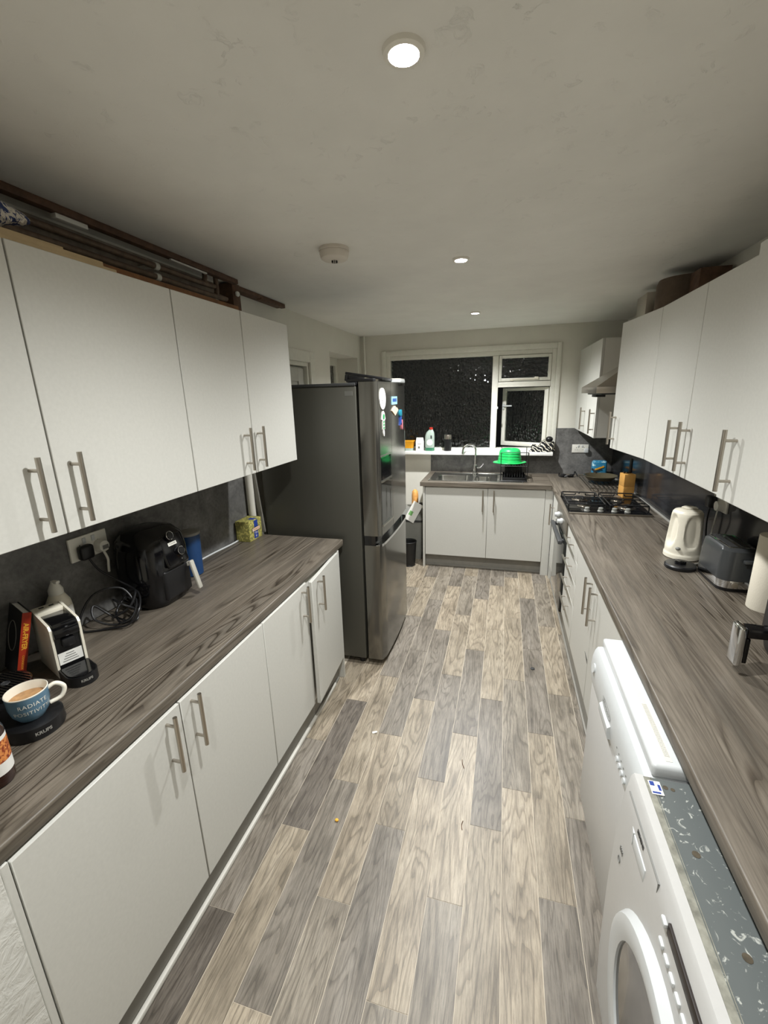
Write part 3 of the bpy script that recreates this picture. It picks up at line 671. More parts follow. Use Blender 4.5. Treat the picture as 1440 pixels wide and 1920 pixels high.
# drawer, lettering, display, buttons
obj('detergent_drawer', B().box(.3525, .3548, .7725, .7745, .694, .794).box(.3525, .3575, .7725, .995, .7925, .7945), 'inkgrey', fr, 'thin outline of the detergent drawer')
obj('drawer_grip', B().box(.3475, .3535, .829, .915, .714, .752, .003).loft([[(.347, .916, .714), (.347, .916, .752), (.353, .916, .752)], [(.351, .938, .744), (.351, .938, .752), (.353, .938, .752)]]), 'gloss_white', fr)
obj('lettering', text('SIEMENS', .0125, (.3518, .885, .772), (0, -1, 0), (.155, 0, 1), bold=.0007), 'ink', fr)
obj('display', B().box(.3508, .3575, .46, .706, .763, .791, .001), 'display', fr)
for k in range(8):
    yb, zb = (.714, .779) if k == 0 else (.738-.0285*k, .729)
    obj('button', B().box(.344, .352, yb-.010, yb+.010, zb-.006, zb+.006, .003, 2), 'gloss_white', fr)
sy_ = B()
for k in range(4): sy_.box(.3425, .3445, .968-k*.006, .971-k*.006, .632, .645)
for k in range(7): sy_.box(.3425, .3445, .982-.004*k, .984-.004*k, .47-.006*(k % 3), .478-.004*(k % 2))
sy_.tube([(.3425, .966+.007*math.cos(a), .604+.009*math.sin(a)) for a in [2*math.pi*k/16 for k in range(16)]], .0012, 5, True)
obj('print', sy_, 'inkgrey', fr)

t.location.x -= .010
# ================================================================== LIGHTS, DETECTOR
lab = ['glowing ceiling downlight nearest the camera, largest in view', 'glowing ceiling downlight in the middle of the room', 'glowing ceiling downlight farthest away near the window', 'ceiling downlight behind the camera by the doorway']
for (x, y), W, L in zip(LAMPS, LAMP_W, lab):
    t = thing('downlight', L, 'ceiling light', (x, y, ZC-.012), 'recessed ceiling downlights')
    n = 32; R = lambda r, z: [(x+r*math.cos(2*math.pi*k/n), y+r*math.sin(2*math.pi*k/n), z) for k in range(n)]
    obj('trim_ring', B().loft([R(.028, ZC-.002), R(.030, ZC-.010), R(.040, ZC-.008), R(.042, ZC)], cap0=False, cap1=False), 'lampring', t)
    obj('bulb', B().loft([R(.0275, ZC-.003), R(.024, ZC-.007), R(.008, ZC-.010)], cap0=False), 'lamp', t)
    ld = bpy.data.lights.new('downlight_beam', 'SPOT'); ld.energy = W; ld.spot_size = math.radians(150); ld.spot_blend = 1.0; ld.shadow_soft_size = .03; ld.color = (.985, 1.0, 1.0)
    lo = bpy.data.objects.new('downlight_beam', ld); C.objects.link(lo); lo.location = (x, y, ZC-.03)
t = thing('smoke_detector', 'round white smoke detector on the ceiling left of the lights', 'smoke detector', (-.77, 2.04, ZC-.05))
obj('base', B().lathe([(.066, 0), (.068, -.012), (.066, -.014)], (-.77, 2.04, ZC), 32), 'smoke', t)
obj('cover', B().lathe([(.064, -.0145), (.066, -.022), (.060, -.042), (.050, -.048), (.02, -.050)], (-.77, 2.04, ZC), 32), 'smoke', t)
sg = B()
for k in range(10):
    a = 2*math.pi*k/10; sg.cyl((-.77+.012*math.cos(a), 2.04+.012*math.sin(a), ZC-.050), (-.77+.012*math.cos(a), 2.04+.012*math.sin(a), ZC-.058), .0022, n=6)
obj('sensor_grille', sg, 'ink', t)

# ================================================================== ABOVE THE LEFT CABINETS
struct('trim_7', B().box(XL, XL+.004, .42, 2.32, 2.143, 2.40), 'lag')
tag(obj('timber_batten', B().box(-1.49, -1.455, .42, 2.34, 2.384, ZC-.001, .004), 'dwood'), 'long dark timber batten against the ceiling above the left cabinets', 'batten')
tag(obj('timber_batten', B().box(XL+.001, -1.530, 2.43, 3.03, 2.386, ZC-.001, .004).box(-1.56, -1.525, 2.70, 3.02, 2.380, 2.395, .003), 'dwood'), 'short splintered brown batten end at the ceiling past the timber block', 'batten')
def ppipe(z, yb, label, x=-1.505):
    t = thing('pipe', label, 'pipe', (x, 1.3, z))
    pts = smooth_path([(x, .42, z), (x, yb-.06, z), (x, yb-.015, z+.008), (x, yb, z+.03), (x, yb, 2.404)], 5)
    obj('tube', B().tube(pts, .0125, 12), 'pipe', t)
    for y in (1.02, 1.765): obj('clip', B().cyl((x, y, z), (x, y+.024, z), .0155, n=16).box(XL+.005, x, y+.004, y+.020, z-.006, z+.006), 'white_pl', t)
ppipe(2.343, 2.115, 'upper dark pipe along the wall above the left cabinets')
ppipe(2.300, 2.205, 'lower dark pipe along the wall above the left cabinets')
tag(obj('timber_block', B().box(XL+.005, -1.50, 2.345, 2.42, 2.144, 2.40, .003), 'dwood'), 'dark brown upright timber block ending the pipe run by the ceiling', 'timber')
tag(obj('timber_rail', B().box(-1.36, -1.33, 1.16, 2.12, 2.1435, 2.226, .003), 'bwood'), 'orange-brown timber rail lying behind the left wall cabinet tops', 'timber')
tag(obj('plaster_chip', B().box(-1.488, -1.464, 1.30, 1.42, 2.368, 2.3835, .002), 'paper'), 'pale plaster fragment under the dark batten nearest the left edge', 'plaster')
tag(obj('plaster_chip', B().box(-1.475, -1.462, 1.83, 2.08, 2.376, 2.3835, .002), 'paper'), 'thin pale plaster streak under the dark batten by the pipe bend', 'plaster')
tag(obj('plaster_chip', B().sphere((-1.488, 2.372, 2.345), .018, 10, 6, (.6, 1, .8)), 'paper'), 'small pale plaster lump on the timber block', 'plaster')
tag(obj('cardboard_sheet', B().box(-1.32, -1.15, .50, 1.19, 2.1435, 2.156, .001).box(-1.32, -1.165, .50, 1.16, 2.1565, 2.172, .001).box(-1.31, -1.19, .50, 1.06, 2.1725, 2.186, .001), 'card'), 'flattened cardboard lying on top of the left wall cabinet', 'cardboard')
nb = B().sphere((-1.30, .90, 2.250), .1, 28, 18, (1.0, 1.45, .58))
for p in nb.v:
    d = p-Vector((-1.30, .90, 2.250)); k = 1+.16*math.sin(d.y*40+d.x*23)+.10*math.sin(d.z*70+d.x*50); p.x = -1.30+d.x*k; p.y = .90+d.y*k*.95; p.z = 2.1865+max(0, (2.250+d.z*k)-2.1865)
tag(obj('cloth_bag', nb, 'bluefab'), 'blue and white floral cloth bundle on top of the left cabinet', 'bag')

# ================================================================== LEFT WORKTOP THINGS
def socket(label, x, sgn, yc, zc, w_=.150, h_=.088, axis='x', plugs=()):
    t = thing('wall_socket', label, 'socket', (x, yc, zc) if axis == 'x' else (yc, x, zc))
    def bx(b, d0, d1, a0, a1, c0, c1, bev=0):
        if axis == 'x': return b.box(x+sgn*d0, x+sgn*d1, a0, a1, c0, c1, bev)
        return b.box(a0, a1, x+sgn*d0, x+sgn*d1, c0, c1, bev)
    obj('plate', bx(B(), 0, .010, yc-w_/2, yc+w_/2, zc-h_/2, zc+h_/2, .003), 'white_pl', t)
    for k in (-1, 1):
        obj('switch', bx(B(), .0102, .014, yc+k*w_*.12-.007, yc+k*w_*.12+.007, zc+h_*.16, zc+h_*.40, .001), 'gloss_white', t)
        c = yc+k*w_*.24; hb = B()
        bx(hb, .0100, .0104, c-.002, c+.002, zc+.004, zc+.014); bx(hb, .0100, .0104, c-.013, c-.006, zc-.014, zc-.010); bx(hb, .0100, .0104, c+.006, c+.013, zc-.014, zc-.010)
        obj('pin_hole', hb, 'ink', t)
    return t
SXL = XL+.008
socket('white double wall socket under the left wall cabinets with two plugs in it', SXL, 1, 1.268, 1.222, .166, .094)
t = thing('power_cable', 'black plug with a tangled black cable in left worktop socket', 'cable', (SXL, 1.23, 1.2))
obj('plug', B().box(SXL+.0105, SXL+.045, 1.205, 1.262, 1.178, 1.236, .012, 3), 'black', t)
kp = [(SXL+.035, 1.235, 1.18), (-1.545, 1.26, 1.12), (-1.50, 1.30, 1.06), (-1.42, 1.30, 1.02), (-1.36, 1.24, .985), (-1.38, 1.20, .935), (-1.45, 1.17, .922), (-1.53, 1.13, .921), (-1.55, 1.15, .98), (-1.52, 1.20, 1.05), (-1.46, 1.27, 1.045), (-1.40, 1.26, .96), (-1.44, 1.20, .925), (-1.50, 1.16, .960), (-1.53, 1.19, 1.00), (-1.49, 1.22, .95), (-1.43, 1.235, .924), (-1.39, 1.25, .93), (-1.44, 1.29, .95), (-1.52, 1.32, .96)]
obj('cord', B().tube([Vector((p.x, p.y, max(p.z, ZW+.0048))) for p in smooth_path(kp, 6)], .0042, 8), 'black', t)
obj('bundle', B().tube(smooth_path([(-1.45, 1.20, .955), (-1.40, 1.235, .99), (-1.42, 1.29, 1.03), (-1.48, 1.30, 1.0), (-1.48, 1.24, .955), (-1.42, 1.20, .935), (-1.38, 1.22, .955), (-1.40, 1.27, 1.0), (-1.46, 1.28, 1.01), (-1.44, 1.30, .97), (-1.39, 1.27, .96), (-1.40, 1.22, 1.0), (-1.46, 1.22, 1.02), (-1.49, 1.27, .98)], 6), .0045, 8), 'black', t)
t = thing('power_cable', 'white plug and white cable in left worktop socket, going to the air fryer', 'cable', (SXL, 1.31, 1.2))
obj('plug', B().cyl((SXL+.0105, 1.308, 1.208), (SXL+.040, 1.308, 1.208), .027, .022, n=24), 'white_pl', t)
obj('label', B().box(SXL+.0402, SXL+.041, 1.298, 1.325, 1.195, 1.212), 'inkgrey', t)
obj('cord', B().tube(smooth_path([(SXL+.03, 1.308, 1.185), (SXL+.035, 1.315, 1.15), (SXL+.028, 1.318, 1.12), (SXL+.022, 1.320, 1.09)], 6), .005, 8), 'white_pl', t)
tag(obj('trailing_cable', B().tube(smooth_path([(XL+.016, 1.66, ZW+.006), (XL+.016, 1.85, ZW+.006), (XL+.018, 2.0, ZW+.006), (XL+.026, 2.10, ZW+.006), (XL+.030, 2.19, ZW+.006), (XL+.02, 2.33, ZW+.006)], 6), .005, 8), 'gloss_white'), 'white cable along the back of the left worktop behind the tea box', 'cable')
# -- air fryer (left)
t = thing('air_fryer', 'black air fryer with two chrome-ringed dials on the left worktop', 'air fryer', (-1.46, 1.45, ZW))
def af_ring(w_, d_, z, cx=-1.468, cy_=1.452): return [(cx+p[0], cy_+p[1], z) for p in rrect(d_, w_, min(w_, d_)*.36, 8)]
obj('body', B().loft([af_ring(.225, .205, ZW+.004, -1.472), af_ring(.255, .232, ZW+.03), af_ring(.262, .240, ZW+.14), af_ring(.258, .238, ZW+.24), af_ring(.24, .222, ZW+.295, -1.472), af_ring(.19, .172, ZW+.328, -1.478), af_ring(.10, .09, ZW+.340, -1.48)]), 'blackg', t)
obj('base', B().loft([af_ring(.20, .18, ZW, -1.472), af_ring(.20, .18, ZW+.0038, -1.472)]), 'black', t)
FP = Matrix.Translation((-1.352, 1.455, ZW+.235)) @ Matrix.Rotation(math.radians(-16), 4, 'Y')
obj('control_panel', B().box(-.012, .008, -.062, .062, -.065, .075, .010, 3).tf(FP), 'blackg', t)
for u, v in ((-.012, .068), (.018, -.010)):
    pos = FP @ Vector((.010, u, v)); nx = (FP.to_3x3() @ Vector((1, 0, 0))).normalized()
    k = obj('dial', B().cyl(pos, pos+nx*.016, .0165, .015, 24), 'black', t)
    a = nx.orthogonal().normalized(); b_ = nx.cross(a)
    obj('ring', B().tube([pos+nx*.012+(a*math.cos(q)+b_*math.sin(q))*.0175 for q in [2*math.pi*i/28 for i in range(28)]], .0016, 6, True), 'chrome', k)
o_ = FP @ Vector((.0088, -.005, .030)); obj('brand_plate', B().box(.008, .0088, -.026, .022, .024, .038).tf(FP), 'white_pl', t)
obj('lettering', text('TOWER', .011, FP @ Vector((.0092, -.002, .031)), FP.to_3x3() @ Vector((0, 1, 0)), FP.to_3x3() @ Vector((0, 0, 1))), 'ink', t)
obj('indicator_light', B().sphere(FP @ Vector((.0085, .018, -.045)), .003, 8, 6), 'chrome', t)
dw = obj('drawer', B().box(-1.372, -1.344, 1.375, 1.530, ZW+.03, ZW+.165, .012, 3), 'black', t)
HR = Matrix.Translation((-1.318, 1.520, ZW+.118)) @ Matrix.Rotation(math.radians(-14), 4, 'Y')
obj('handle', B().box(-.007, .007, -.012, .012, -.085, .050, .005, 2).box(-.040, -.005, -.010, .010, .028, .048, .004).tf(HR), 'handle_grey', dw)
# -- blue container
t = thing('storage_jar', 'tall blue container behind the black air fryer', 'container', (-1.50, 1.70, ZW))
obj('body', B().lathe([(.040, 0), (.046, .004), (.047, .05), (.052, .20), (.053, .212)], (-1.500, 1.725, ZW), 28, sy=1.05), 'navy', t)
obj('lid', B().lathe([(.0535, 0), (.0545, .004), (.0545, .012), (.050, .015), (.02, .017)], (-1.500, 1.725, ZW+.2125), 28, sy=1.05), 'lid_grey', t)
# -- tea box
t = thing('tea_box', 'yellow-green cardboard tea box beside the fridge on the left worktop', 'box', (-1.53, 2.29, ZW))
obj('carton', B().box(-1.580, -1.486, 2.228, 2.370, ZW, ZW+.128, .001), 'teabox', t)
xt = -1.4855
lb_ = obj('blue_label', B().box(xt, xt+.0006, 2.285, 2.325, ZW+.080, ZW+.122).box(xt, xt+.0006, 2.278, 2.322, ZW+.008, ZW+.060).box(-1.530, -1.4865, 2.285, 2.325, ZW+.1282, ZW+.1288), 'blue', t)
obj('banner', B().box(xt+.0007, xt+.0014, 2.262, 2.345, ZW+.056, ZW+.076), 'magc', t)
obj('banner_border', B().box(xt, xt+.0006, 2.258, 2.349, ZW+.052, ZW+.080), 'ink', t)  # dark printed border, even on all sides of the banner
obj('lettering', text('TEABAGS', .017, (xt+.0018, 2.303, ZW+.066), (0, 1, 0), (0, 0, 1)), 'red', t)
obj('small_lettering', text('TEA', .018, (xt+.001, 2.300, ZW+.042), (0, 1, 0), (0, 0, 1)).add(*text('80', .016, (xt+.001, 2.300, ZW+.022), (0, 1, 0), (0, 0, 1)).__dict__.values()), 'white_pl', t)
# -- pipe and board in the gap by the fridge
tag(obj('waste_pipe', B().cyl((-1.565, 2.402, ZW+.0005), (-1.565, 2.402, 1.431), .024, n=20), 'wall'), 'pale upright pipe in the gap between left splashback and fridge', 'pipe')
tag(obj('filler_strip', B().box(-.014, .014, -.006, .006, 0, .47, .002).tf(Matrix.Translation((-1.515, 2.437, ZW+.001)) @ Matrix.Rotation(math.radians(-5), 4, 'Y')), 'plinth'), 'grey plastic strip leaning beside the fridge at the end of the worktop', 'strip')
# -- pod coffee machines
def pod_machine(label, ox, oy, rot, bodymat, frontmat, H=.186, D=.20):
    t = thing('coffee_machine', label, 'coffee machine', (ox, oy, ZW))
    T = Matrix.Translation((ox, oy, ZW)) @ Matrix.Rotation(rot, 4, 'Z')      # local +x = towards the front
    side = [(-D, .004), (-.002, .004), (.0, .06), (.004, H-.012), (-.006, H), (-D+.02, H+.018), (-D, H+.006)]
    b = B()
    for a, c in ((-.043, -.036), (.036, .043)): b.prism([(x, z) for x, z in side], 'y', a, c)
    b.box(-D, -.08, -.036, .036, .004, H-.02); b.box(-D+.002, -.105, -.036, .036, H-.02, H+.014, .003)
    obj('housing', b.tf(T), bodymat, t)
    obj('front', B().box(-.075, -.006, -.0355, .0355, .03, H-.022, .002).box(-.02, .012, -.018, .018, .105, .135, .005).tf(T), frontmat, t)
    obj('lever', B().box(-.10, .002, -.034, .034, H-.020, H+.004, .004).box(-.02, .012, -.036, .036, H-.045, H-.012, .006).tf(T), 'blackg', t)
    n = 20; st = [(0, -.043)]+[(.060+.043*math.cos(a), .043*math.sin(a)) for a in [-math.pi/2+math.pi*k/n for k in range(n+1)]]+[(0, .043)]
    tr = obj('drip_tray', B().loft([[(T @ Vector((x, y, z))) for x, y in st] for z in (.0, .034)]).tf(Matrix()), 'black', t)
    gs = [(x*.93+.004, y*.9) for x, y in st]
    obj('drip_grid', B().loft([[(T @ Vector((x, y, z))) for x, y in gs] for z in (.0342, .038)]), 'blackg', tr)
    vs, fs = text_mesh('KRUPS', .0115, bold=.0004)
    q = []
    for p in vs:
        a = p.x/.043; q.append(T @ Vector((.060+.0434*math.cos(a), .0434*math.sin(a), .019+p.y)))
    obj('lettering', B().add(q, fs), 'lid_grey', tr)
    return t, T
t, T = pod_machine('white and black pod coffee machine beside the red-spined book', -1.324, .922, math.radians(-21), 'cream', 'black', D=.168)
obj('button', B().box(-.146, -.139, -.022, -.008, .2005, .2025, .0005).box(-.146, -.139, .006, .020, .2005, .2025, .0005).tf(T), 'ink', t)
st = obj('sticker', B().box(-.0055, -.0045, -.033, .033, .045, .085).tf(T), 'paper', t, 'white printed label on the black front')
lp = B()
for k in range(4): lp.box(-.0044, -.004, -.024+.004*k, .02-.003*k, .052+k*.008, .0545+k*.008)
obj('sticker_print', lp.tf(T), 'inkgrey', st)
# near black machine under the mug
t = thing('coffee_machine', 'black pod coffee machine at the left picture edge, holding the blue mug', 'coffee machine', (-1.36, .72, ZW))
n = 24
def stad(x0, x1, yc, r, z): return [(x1+r*math.cos(a), yc+r*math.sin(a), z) for a in [-math.pi/2+math.pi*k/n for k in range(n+1)]]+[(x0, yc+r, z), (x0, yc-r, z)]
tr = obj('drip_tray', B().loft([stad(-1.50, -1.205, .705, .066, ZW), stad(-1.50, -1.205, .705, .068, ZW+.006), stad(-1.50, -1.205, .705, .066, ZW+.036), stad(-1.50, -1.207, .705, .060, ZW+.040)]), 'black', t)
vs, fs = text_mesh('KRUPS', .013, bold=.0004)
TT = [Vector((-1.205+.0685*math.cos(p.x/.068-.35), .705+.0685*math.sin(p.x/.068-.35), ZW+.020+p.y)) for p in vs]
obj('lettering', B().add(TT, fs), 'lid_grey', tr)
obj('column', B().box(-1.588, -1.485, .575, .730, ZW+.0405, ZW+.235, .02, 3).box(-1.50, -1.43, .60, .70, ZW+.13, ZW+.225, .02, 3), 'blackg', t)
gc = (-1.405, .758)
dk = obj('cup_support', B().cyl((gc[0], gc[1], ZW+.041), (gc[0], gc[1], ZW+.055), .078, n=40), 'blackg', t)
gr = B()
for k in range(-7, 8):
    hw = math.sqrt(max(0, .074**2-(k*.0098)**2)); gr.box(gc[0]-hw, gc[0]+hw, gc[1]+k*.0098-.0016, gc[1]+k*.0098+.0016, ZW+.0552, ZW+.0575)
obj('grid', gr, 'steel', dk)
obj('grid_hole', B().cyl((-1.399, .771, ZW+.0552), (-1.399, .771, ZW+.0578), .0095, n=20).tube([(-1.399+.0105*math.cos(a), .771+.0105*math.sin(a), ZW+.0582) for a in [2*math.pi*k/18 for k in range(18)]], .0014, 6, True), 'dgrey', dk)
obj('brew_ring', B().tube([(-1.428, .672+.030*math.cos(a), ZW+.165+.030*math.sin(a)) for a in [2*math.pi*k/28 for k in range(28)]], .0022, 6, True), 'chrome', t)
# -- mug
mc = Vector((-1.205, .703, ZW+.0405))
t = thing('mug', 'blue mug of coffee lettered RADIATE POSITIVITY on the black drip tray', 'mug', mc)
prof = [(.029, 0), (.031, .003), (.041, .018), (.0462, .040), (.0475, .076)]
obj('body', B().loft([[(mc.x+r*math.cos(2*math.pi*k/40), mc.y+r*math.sin(2*math.pi*k/40), mc.z+z) for k in range(40)] for r, z in prof], cap1=False), 'bluemug', t)
pi_ = [(.0475, .076), (.0482, .0785), (.0465, .0795), (.0445, .076), (.043, .045), (.036, .02), (.005, .014)]
obj('glaze_inside', B().loft([[(mc.x+r*math.cos(2*math.pi*k/40), mc.y+r*math.sin(2*math.pi*k/40), mc.z+z) for k in range(40)] for r, z in pi_], cap0=False), 'ceramic', t)
obj('coffee', B().cyl((mc.x, mc.y, mc.z+.054), (mc.x, mc.y, mc.z+.055), .0432, n=36), 'coffee', t)
ha = math.radians(52); hd = Vector((math.cos(ha), math.sin(ha), 0))
obj('handle', B().tube(smooth_path([mc+hd*.045+Vector((0, 0, .066)), mc+hd*.064+Vector((0, 0, .072)), mc+hd*.080+Vector((0, 0, .054)), mc+hd*.070+Vector((0, 0, .028)), mc+hd*.043+Vector((0, 0, .020))], 6), .0058, 10), 'ceramic', t)
def curved_text(txt, size, zc, ang, rr):
    vs, fs = text_mesh(txt, size, spacing=1.08); out = []
    for p in vs:
        z = zc+p.y; r = .0415+(.0478-.0415)*min(1, max(0, (z-.018)/.030)) if z < .048 else .0468+.0012*(z-.04)/.036
        a = ang+p.x/rr; out.append(Vector((mc.x+(r+.0007)*math.cos(a), mc.y+(r+.0007)*math.sin(a), mc.z+z)))
    return B().add(out, fs)
ca = math.radians(-28)
lt = curved_text('RADIATE', .0155, .055, ca+.10, .047); q = curved_text('POSITIVITY', .0155, .034, ca, .045); lt.add(q.v, q.f)
obj('lettering', lt, 'white_pl', t)
# -- air fryer book
t = thing('book', 'air fryer cookbook with a red spine standing against the white coffee machine', 'book', (-1.48, .85, ZW))
BT = Matrix.Translation((-1.473, .857, ZW+.0035)) @ Matrix.Rotation(math.radians(-111), 4, 'Z') @ Matrix.Rotation(math.radians(-15), 4, 'Y') @ Matrix.Scale(1.1, 4, (0, 0, 1)) @ Matrix.Scale(.88, 4, (0, 1, 0))
obj('pages', B().box(-.009, .009, -.150, -.004, .003, .193).tf(BT), 'paper', t)
obj('cover', B().box(-.012, -.0095, -.153, -.001, 0, .196).box(.0095, .012, -.153, -.001, 0, .196).tf(BT), 'black', t)
sp_ = obj('spine', B().box(-.012, .012, -.0009, .0012, 0, .196).tf(BT), 'red', t)
ori = BT.to_3x3()
obj('title', text('AIR-FRYER', .019, BT @ Vector((0, .0017, .125)), ori @ Vector((0, 0, -1)), ori @ Vector((-1, 0, 0)), bold=.0006).add(*text('COOKBOOK', .008, BT @ Vector((0, .0017, .047)), ori @ Vector((0, 0, -1)), ori @ Vector((-1, 0, 0))).__dict__.values()), 'yel', sp_)
obj('cover_plate_photo', B().tube([BT @ Vector((.0128, -.085+.045*math.cos(a), .11+.045*math.sin(a))) for a in [2*math.pi*k/24 for k in range(24)]], .0012, 5, True), 'lid_grey', t)
# -- pump bottle
t = thing('pump_bottle', 'white pump bottle with printed label behind the white coffee machine', 'bottle', (-1.54, 1.075, ZW))
pb = (-1.545, 1.075, ZW)
obj('body', B().lathe([(.036, 0), (.040, .004), (.041, .135), (.038, .160), (.026, .185), (.0235, .190)], pb, 28), 'cream', t)
obj('label', B().loft([[(pb[0]+.0416*math.cos(a), pb[1]+.0416*math.sin(a), pb[2]+z) for a in [math.radians(-85+120*k/16) for k in range(17)]] for z in (.03, .145)], closed=False, cap0=False, cap1=False), 'label_w', t)
pr_ = B()
for k in range(6):
    z = .132-k*.012; pr_.loft([[(pb[0]+.0419*math.cos(a), pb[1]+.0419*math.sin(a), pb[2]+z_) for a in [math.radians(-70+(60+20*(k % 3))*i/8) for i in range(9)]] for z_ in (z, z+.0035)], closed=False, cap0=False, cap1=False)
obj('print', pr_, 'magblue', t)
obj('pump', B().lathe([(.0235, 0), (.0235, .018), (.020, .026), (.013, .040), (.009, .048)], (pb[0], pb[1], pb[2]+.1905), 20).box(pb[0]-.009, pb[0]+.022, pb[1]-.008, pb[1]+.008, pb[2]+.2315, pb[2]+.243, .004), 'white_pl', t)
# -- sauce bottle
t = thing('sauce_bottle', 'brown glass bottle with a picture label at the left worktop edge', 'bottle', (-1.12, .515, ZW))
sc_ = (-1.117, .547, ZW)
obj('body', B().lathe([(.030, 0), (.036, .004), (.037, .012), (.037, .135), (.028, .165), (.014, .195), (.013, .22)], sc_, 32), 'sauce', t)
def wrap(r, z0, z1, a0, a1): return B().loft([[(sc_[0]+r*math.cos(a), sc_[1]+r*math.sin(a), sc_[2]+z) for a in [math.radians(a0+(a1-a0)*k/20) for k in range(21)]] for z in (z0, z1)], closed=False, cap0=False, cap1=False)
obj('label', wrap(.0376, .032, .125, -150, 95), 'label_w', t); obj('label_picture', wrap(.0379, .062, .115, -130, 60), 'label_o', t)
obj('cap', B().lathe([(.015, 0), (.015, .02), (.012, .022)], (sc_[0], sc_[1], sc_[2]+.2205), 20), 'black', t)

# ================================================================== RIGHT WORKTOP THINGS
# -- kettle
t = thing('kettle', 'cream jug kettle standing on the right worktop beside the toaster', 'kettle', (.92, 2.46, ZW))
kc = (.925, 2.47, ZW); fa = math.radians(236)
kb = B(); rows = [(.078, 0), (.083, .004), (.083, .022), (.0795, .030), (.0800, .05), (.0785, .08), (.0765, .11), (.0745, .14), (.0725, .17), (.0705, .20), (.0690, .225), (.0660, .240), (.058, .250), (.03, .256)]
fine = []
for i in range(len(rows)-1):
    for k in range(3): fine.append(tuple(rows[i][j]+(rows[i+1][j]-rows[i][j])*k/3 for j in (0, 1)))
fine.append(rows[-1])
def grip(tt, z):
    d = 0
    for q in (-1, 1):
        a = (tt-(fa+q*.72)+math.pi) % (2*math.pi)-math.pi
        e = (abs(a/.52)**2.6+abs((z-.148)/.092)**2.6)**(1/2.6); u = min(1, max(0, (1-e)/.30)); d += .21*u*u*(3-2*u)
    return 1-d
kb.lathe(fine, kc, 96, fn=grip)
obj('body', kb, 'cream', t)
obj('lid', B().lathe([(.030, 0), (.036, .003), (.026, .008)], (kc[0]+.012, kc[1]+.02, kc[2]+.2555), 24), 'cream', t)
sw_ = Vector((math.cos(fa), math.sin(fa), 0)); sp2 = Vector(kc)+sw_*.079+Vector((0, 0, .062))
obj('switch', B().sphere(sp2, .012, 12, 8, (1, 1, .7)), 'grey_pl', t)
obj('spout', B().loft([[Vector(kc)-sw_*(.062+d)+Vector((-sw_.y*s*w_, sw_.x*s*w_, z)) for s in (-1, 1) for z in ((zb, zt_) if s < 0 else (zt_, zb))] for d, w_, zb, zt_ in ((0, .026, .19, .248), (.030, .010, .235, .252))]), 'cream', t)
t = thing('round_stand', 'round black power stand in front of the cream kettle', 'stand', (.862, 2.297, ZW))
obj('plate', B().lathe([(.062, 0), (.067, .004), (.067, .016), (.062, .022), (.03, .023)], (.862, 2.297, ZW), 40), 'black', t)
obj('connector', B().lathe([(.024, 0), (.024, .010), (.016, .014)], (.862, 2.297, ZW+.0232), 20), 'blackg', t)
obj('cord', B().tube(smooth_path([(.922, 2.325, ZW+.008), (.985, 2.372, ZW+.006), (1.03, 2.40, ZW+.02), (1.055, 2.45, ZW+.08)], 6), .0045, 8), 'lid_grey', t)
# -- toaster
t = thing('toaster', 'dark grey two-slot toaster with a chrome band beside the kitchen roll', 'toaster', (1.0, 2.165, ZW))
tc = (.995, 2.165)
def tr_(w_, l_, z, r=.045): return [(tc[0]+p[0], tc[1]+p[1], z) for p in rrect(w_, l_, r, 6)]
obj('body', B().loft([tr_(.146, .258, ZW+.050), tr_(.148, .260, ZW+.07), tr_(.140, .250, ZW+.15), tr_(.132, .246, ZW+.178), tr_(.112, .222, ZW+.188)]), 'gun', t)
obj('band', B().loft([tr_(.147, .259, ZW+.016), tr_(.148, .260, ZW+.018), tr_(.148, .260, ZW+.0495)], cap0=True), 'chrome', t)
obj('base', B().loft([tr_(.14, .250, ZW), tr_(.146, .256, ZW+.0155)]), 'black', t)
obj('slot_plate', B().box(tc[0]-.047, tc[0]+.047, tc[1]-.095, tc[1]+.095, ZW+.1882, ZW+.1905, .002), 'chrome', t)
for k in (-1, 1): obj('slot', B().box(tc[0]+k*.024-.014, tc[0]+k*.024+.014, tc[1]-.085, tc[1]+.085, ZW+.1906, ZW+.1915), 'ink', t)
obj('lever_slot', B().box(tc[0]+.014, tc[0]+.022, tc[1]-.1275, tc[1]-.120, ZW+.085, ZW+.15), 'ink', t)
obj('lever', B().box(tc[0]-.004, tc[0]+.040, tc[1]-.150, tc[1]-.1278, ZW+.135, ZW+.150, .005), 'gun', t)
obj('browning_dial', B().cyl((tc[0]-.02, tc[1]-.1302, ZW+.034), (tc[0]-.02, tc[1]-.138, ZW+.034), .012, n=18), 'steel', t)
# -- socket behind kettle
SXR = XR-.010
socket('white double wall socket behind the kettle under the right wall cabinets', SXR, -1, 2.505, 1.205, .150, .090)
t = thing('power_cable', 'black plug and cable in the socket behind the kettle', 'cable', (SXR, 2.55, 1.2))
obj('plug', B().box(SXR-.048, SXR-.0105, 2.525, 2.580, 1.165, 1.225, .010, 3), 'black', t)
obj('cord', B().tube(smooth_path([(SXR-.03, 2.552, 1.166), (SXR-.034, 2.552, 1.11), (SXR-.030, 2.55, 1.03), (SXR-.026, 2.535, .96), (SXR-.03, 2.50, .921)], 6), .0045, 8), 'black', t)
t = thing('power_cable', 'white plug and thin white cable in the socket behind the toaster', 'cable', (SXR, 2.47, 1.2))
obj('plug', B().cyl((SXR-.0105, 2.468, 1.192), (SXR-.040, 2.468, 1.192), .028, .024, n=24), 'white_pl', t)
obj('cord', B().tube(smooth_path([(SXR-.03, 2.468, 1.166), (SXR-.034, 2.47, 1.10), (SXR-.03, 2.49, 1.02), (SXR-.034, 2.46, .955), (SXR-.03, 2.42, .925)], 6), .0035, 8), 'white_pl', t)
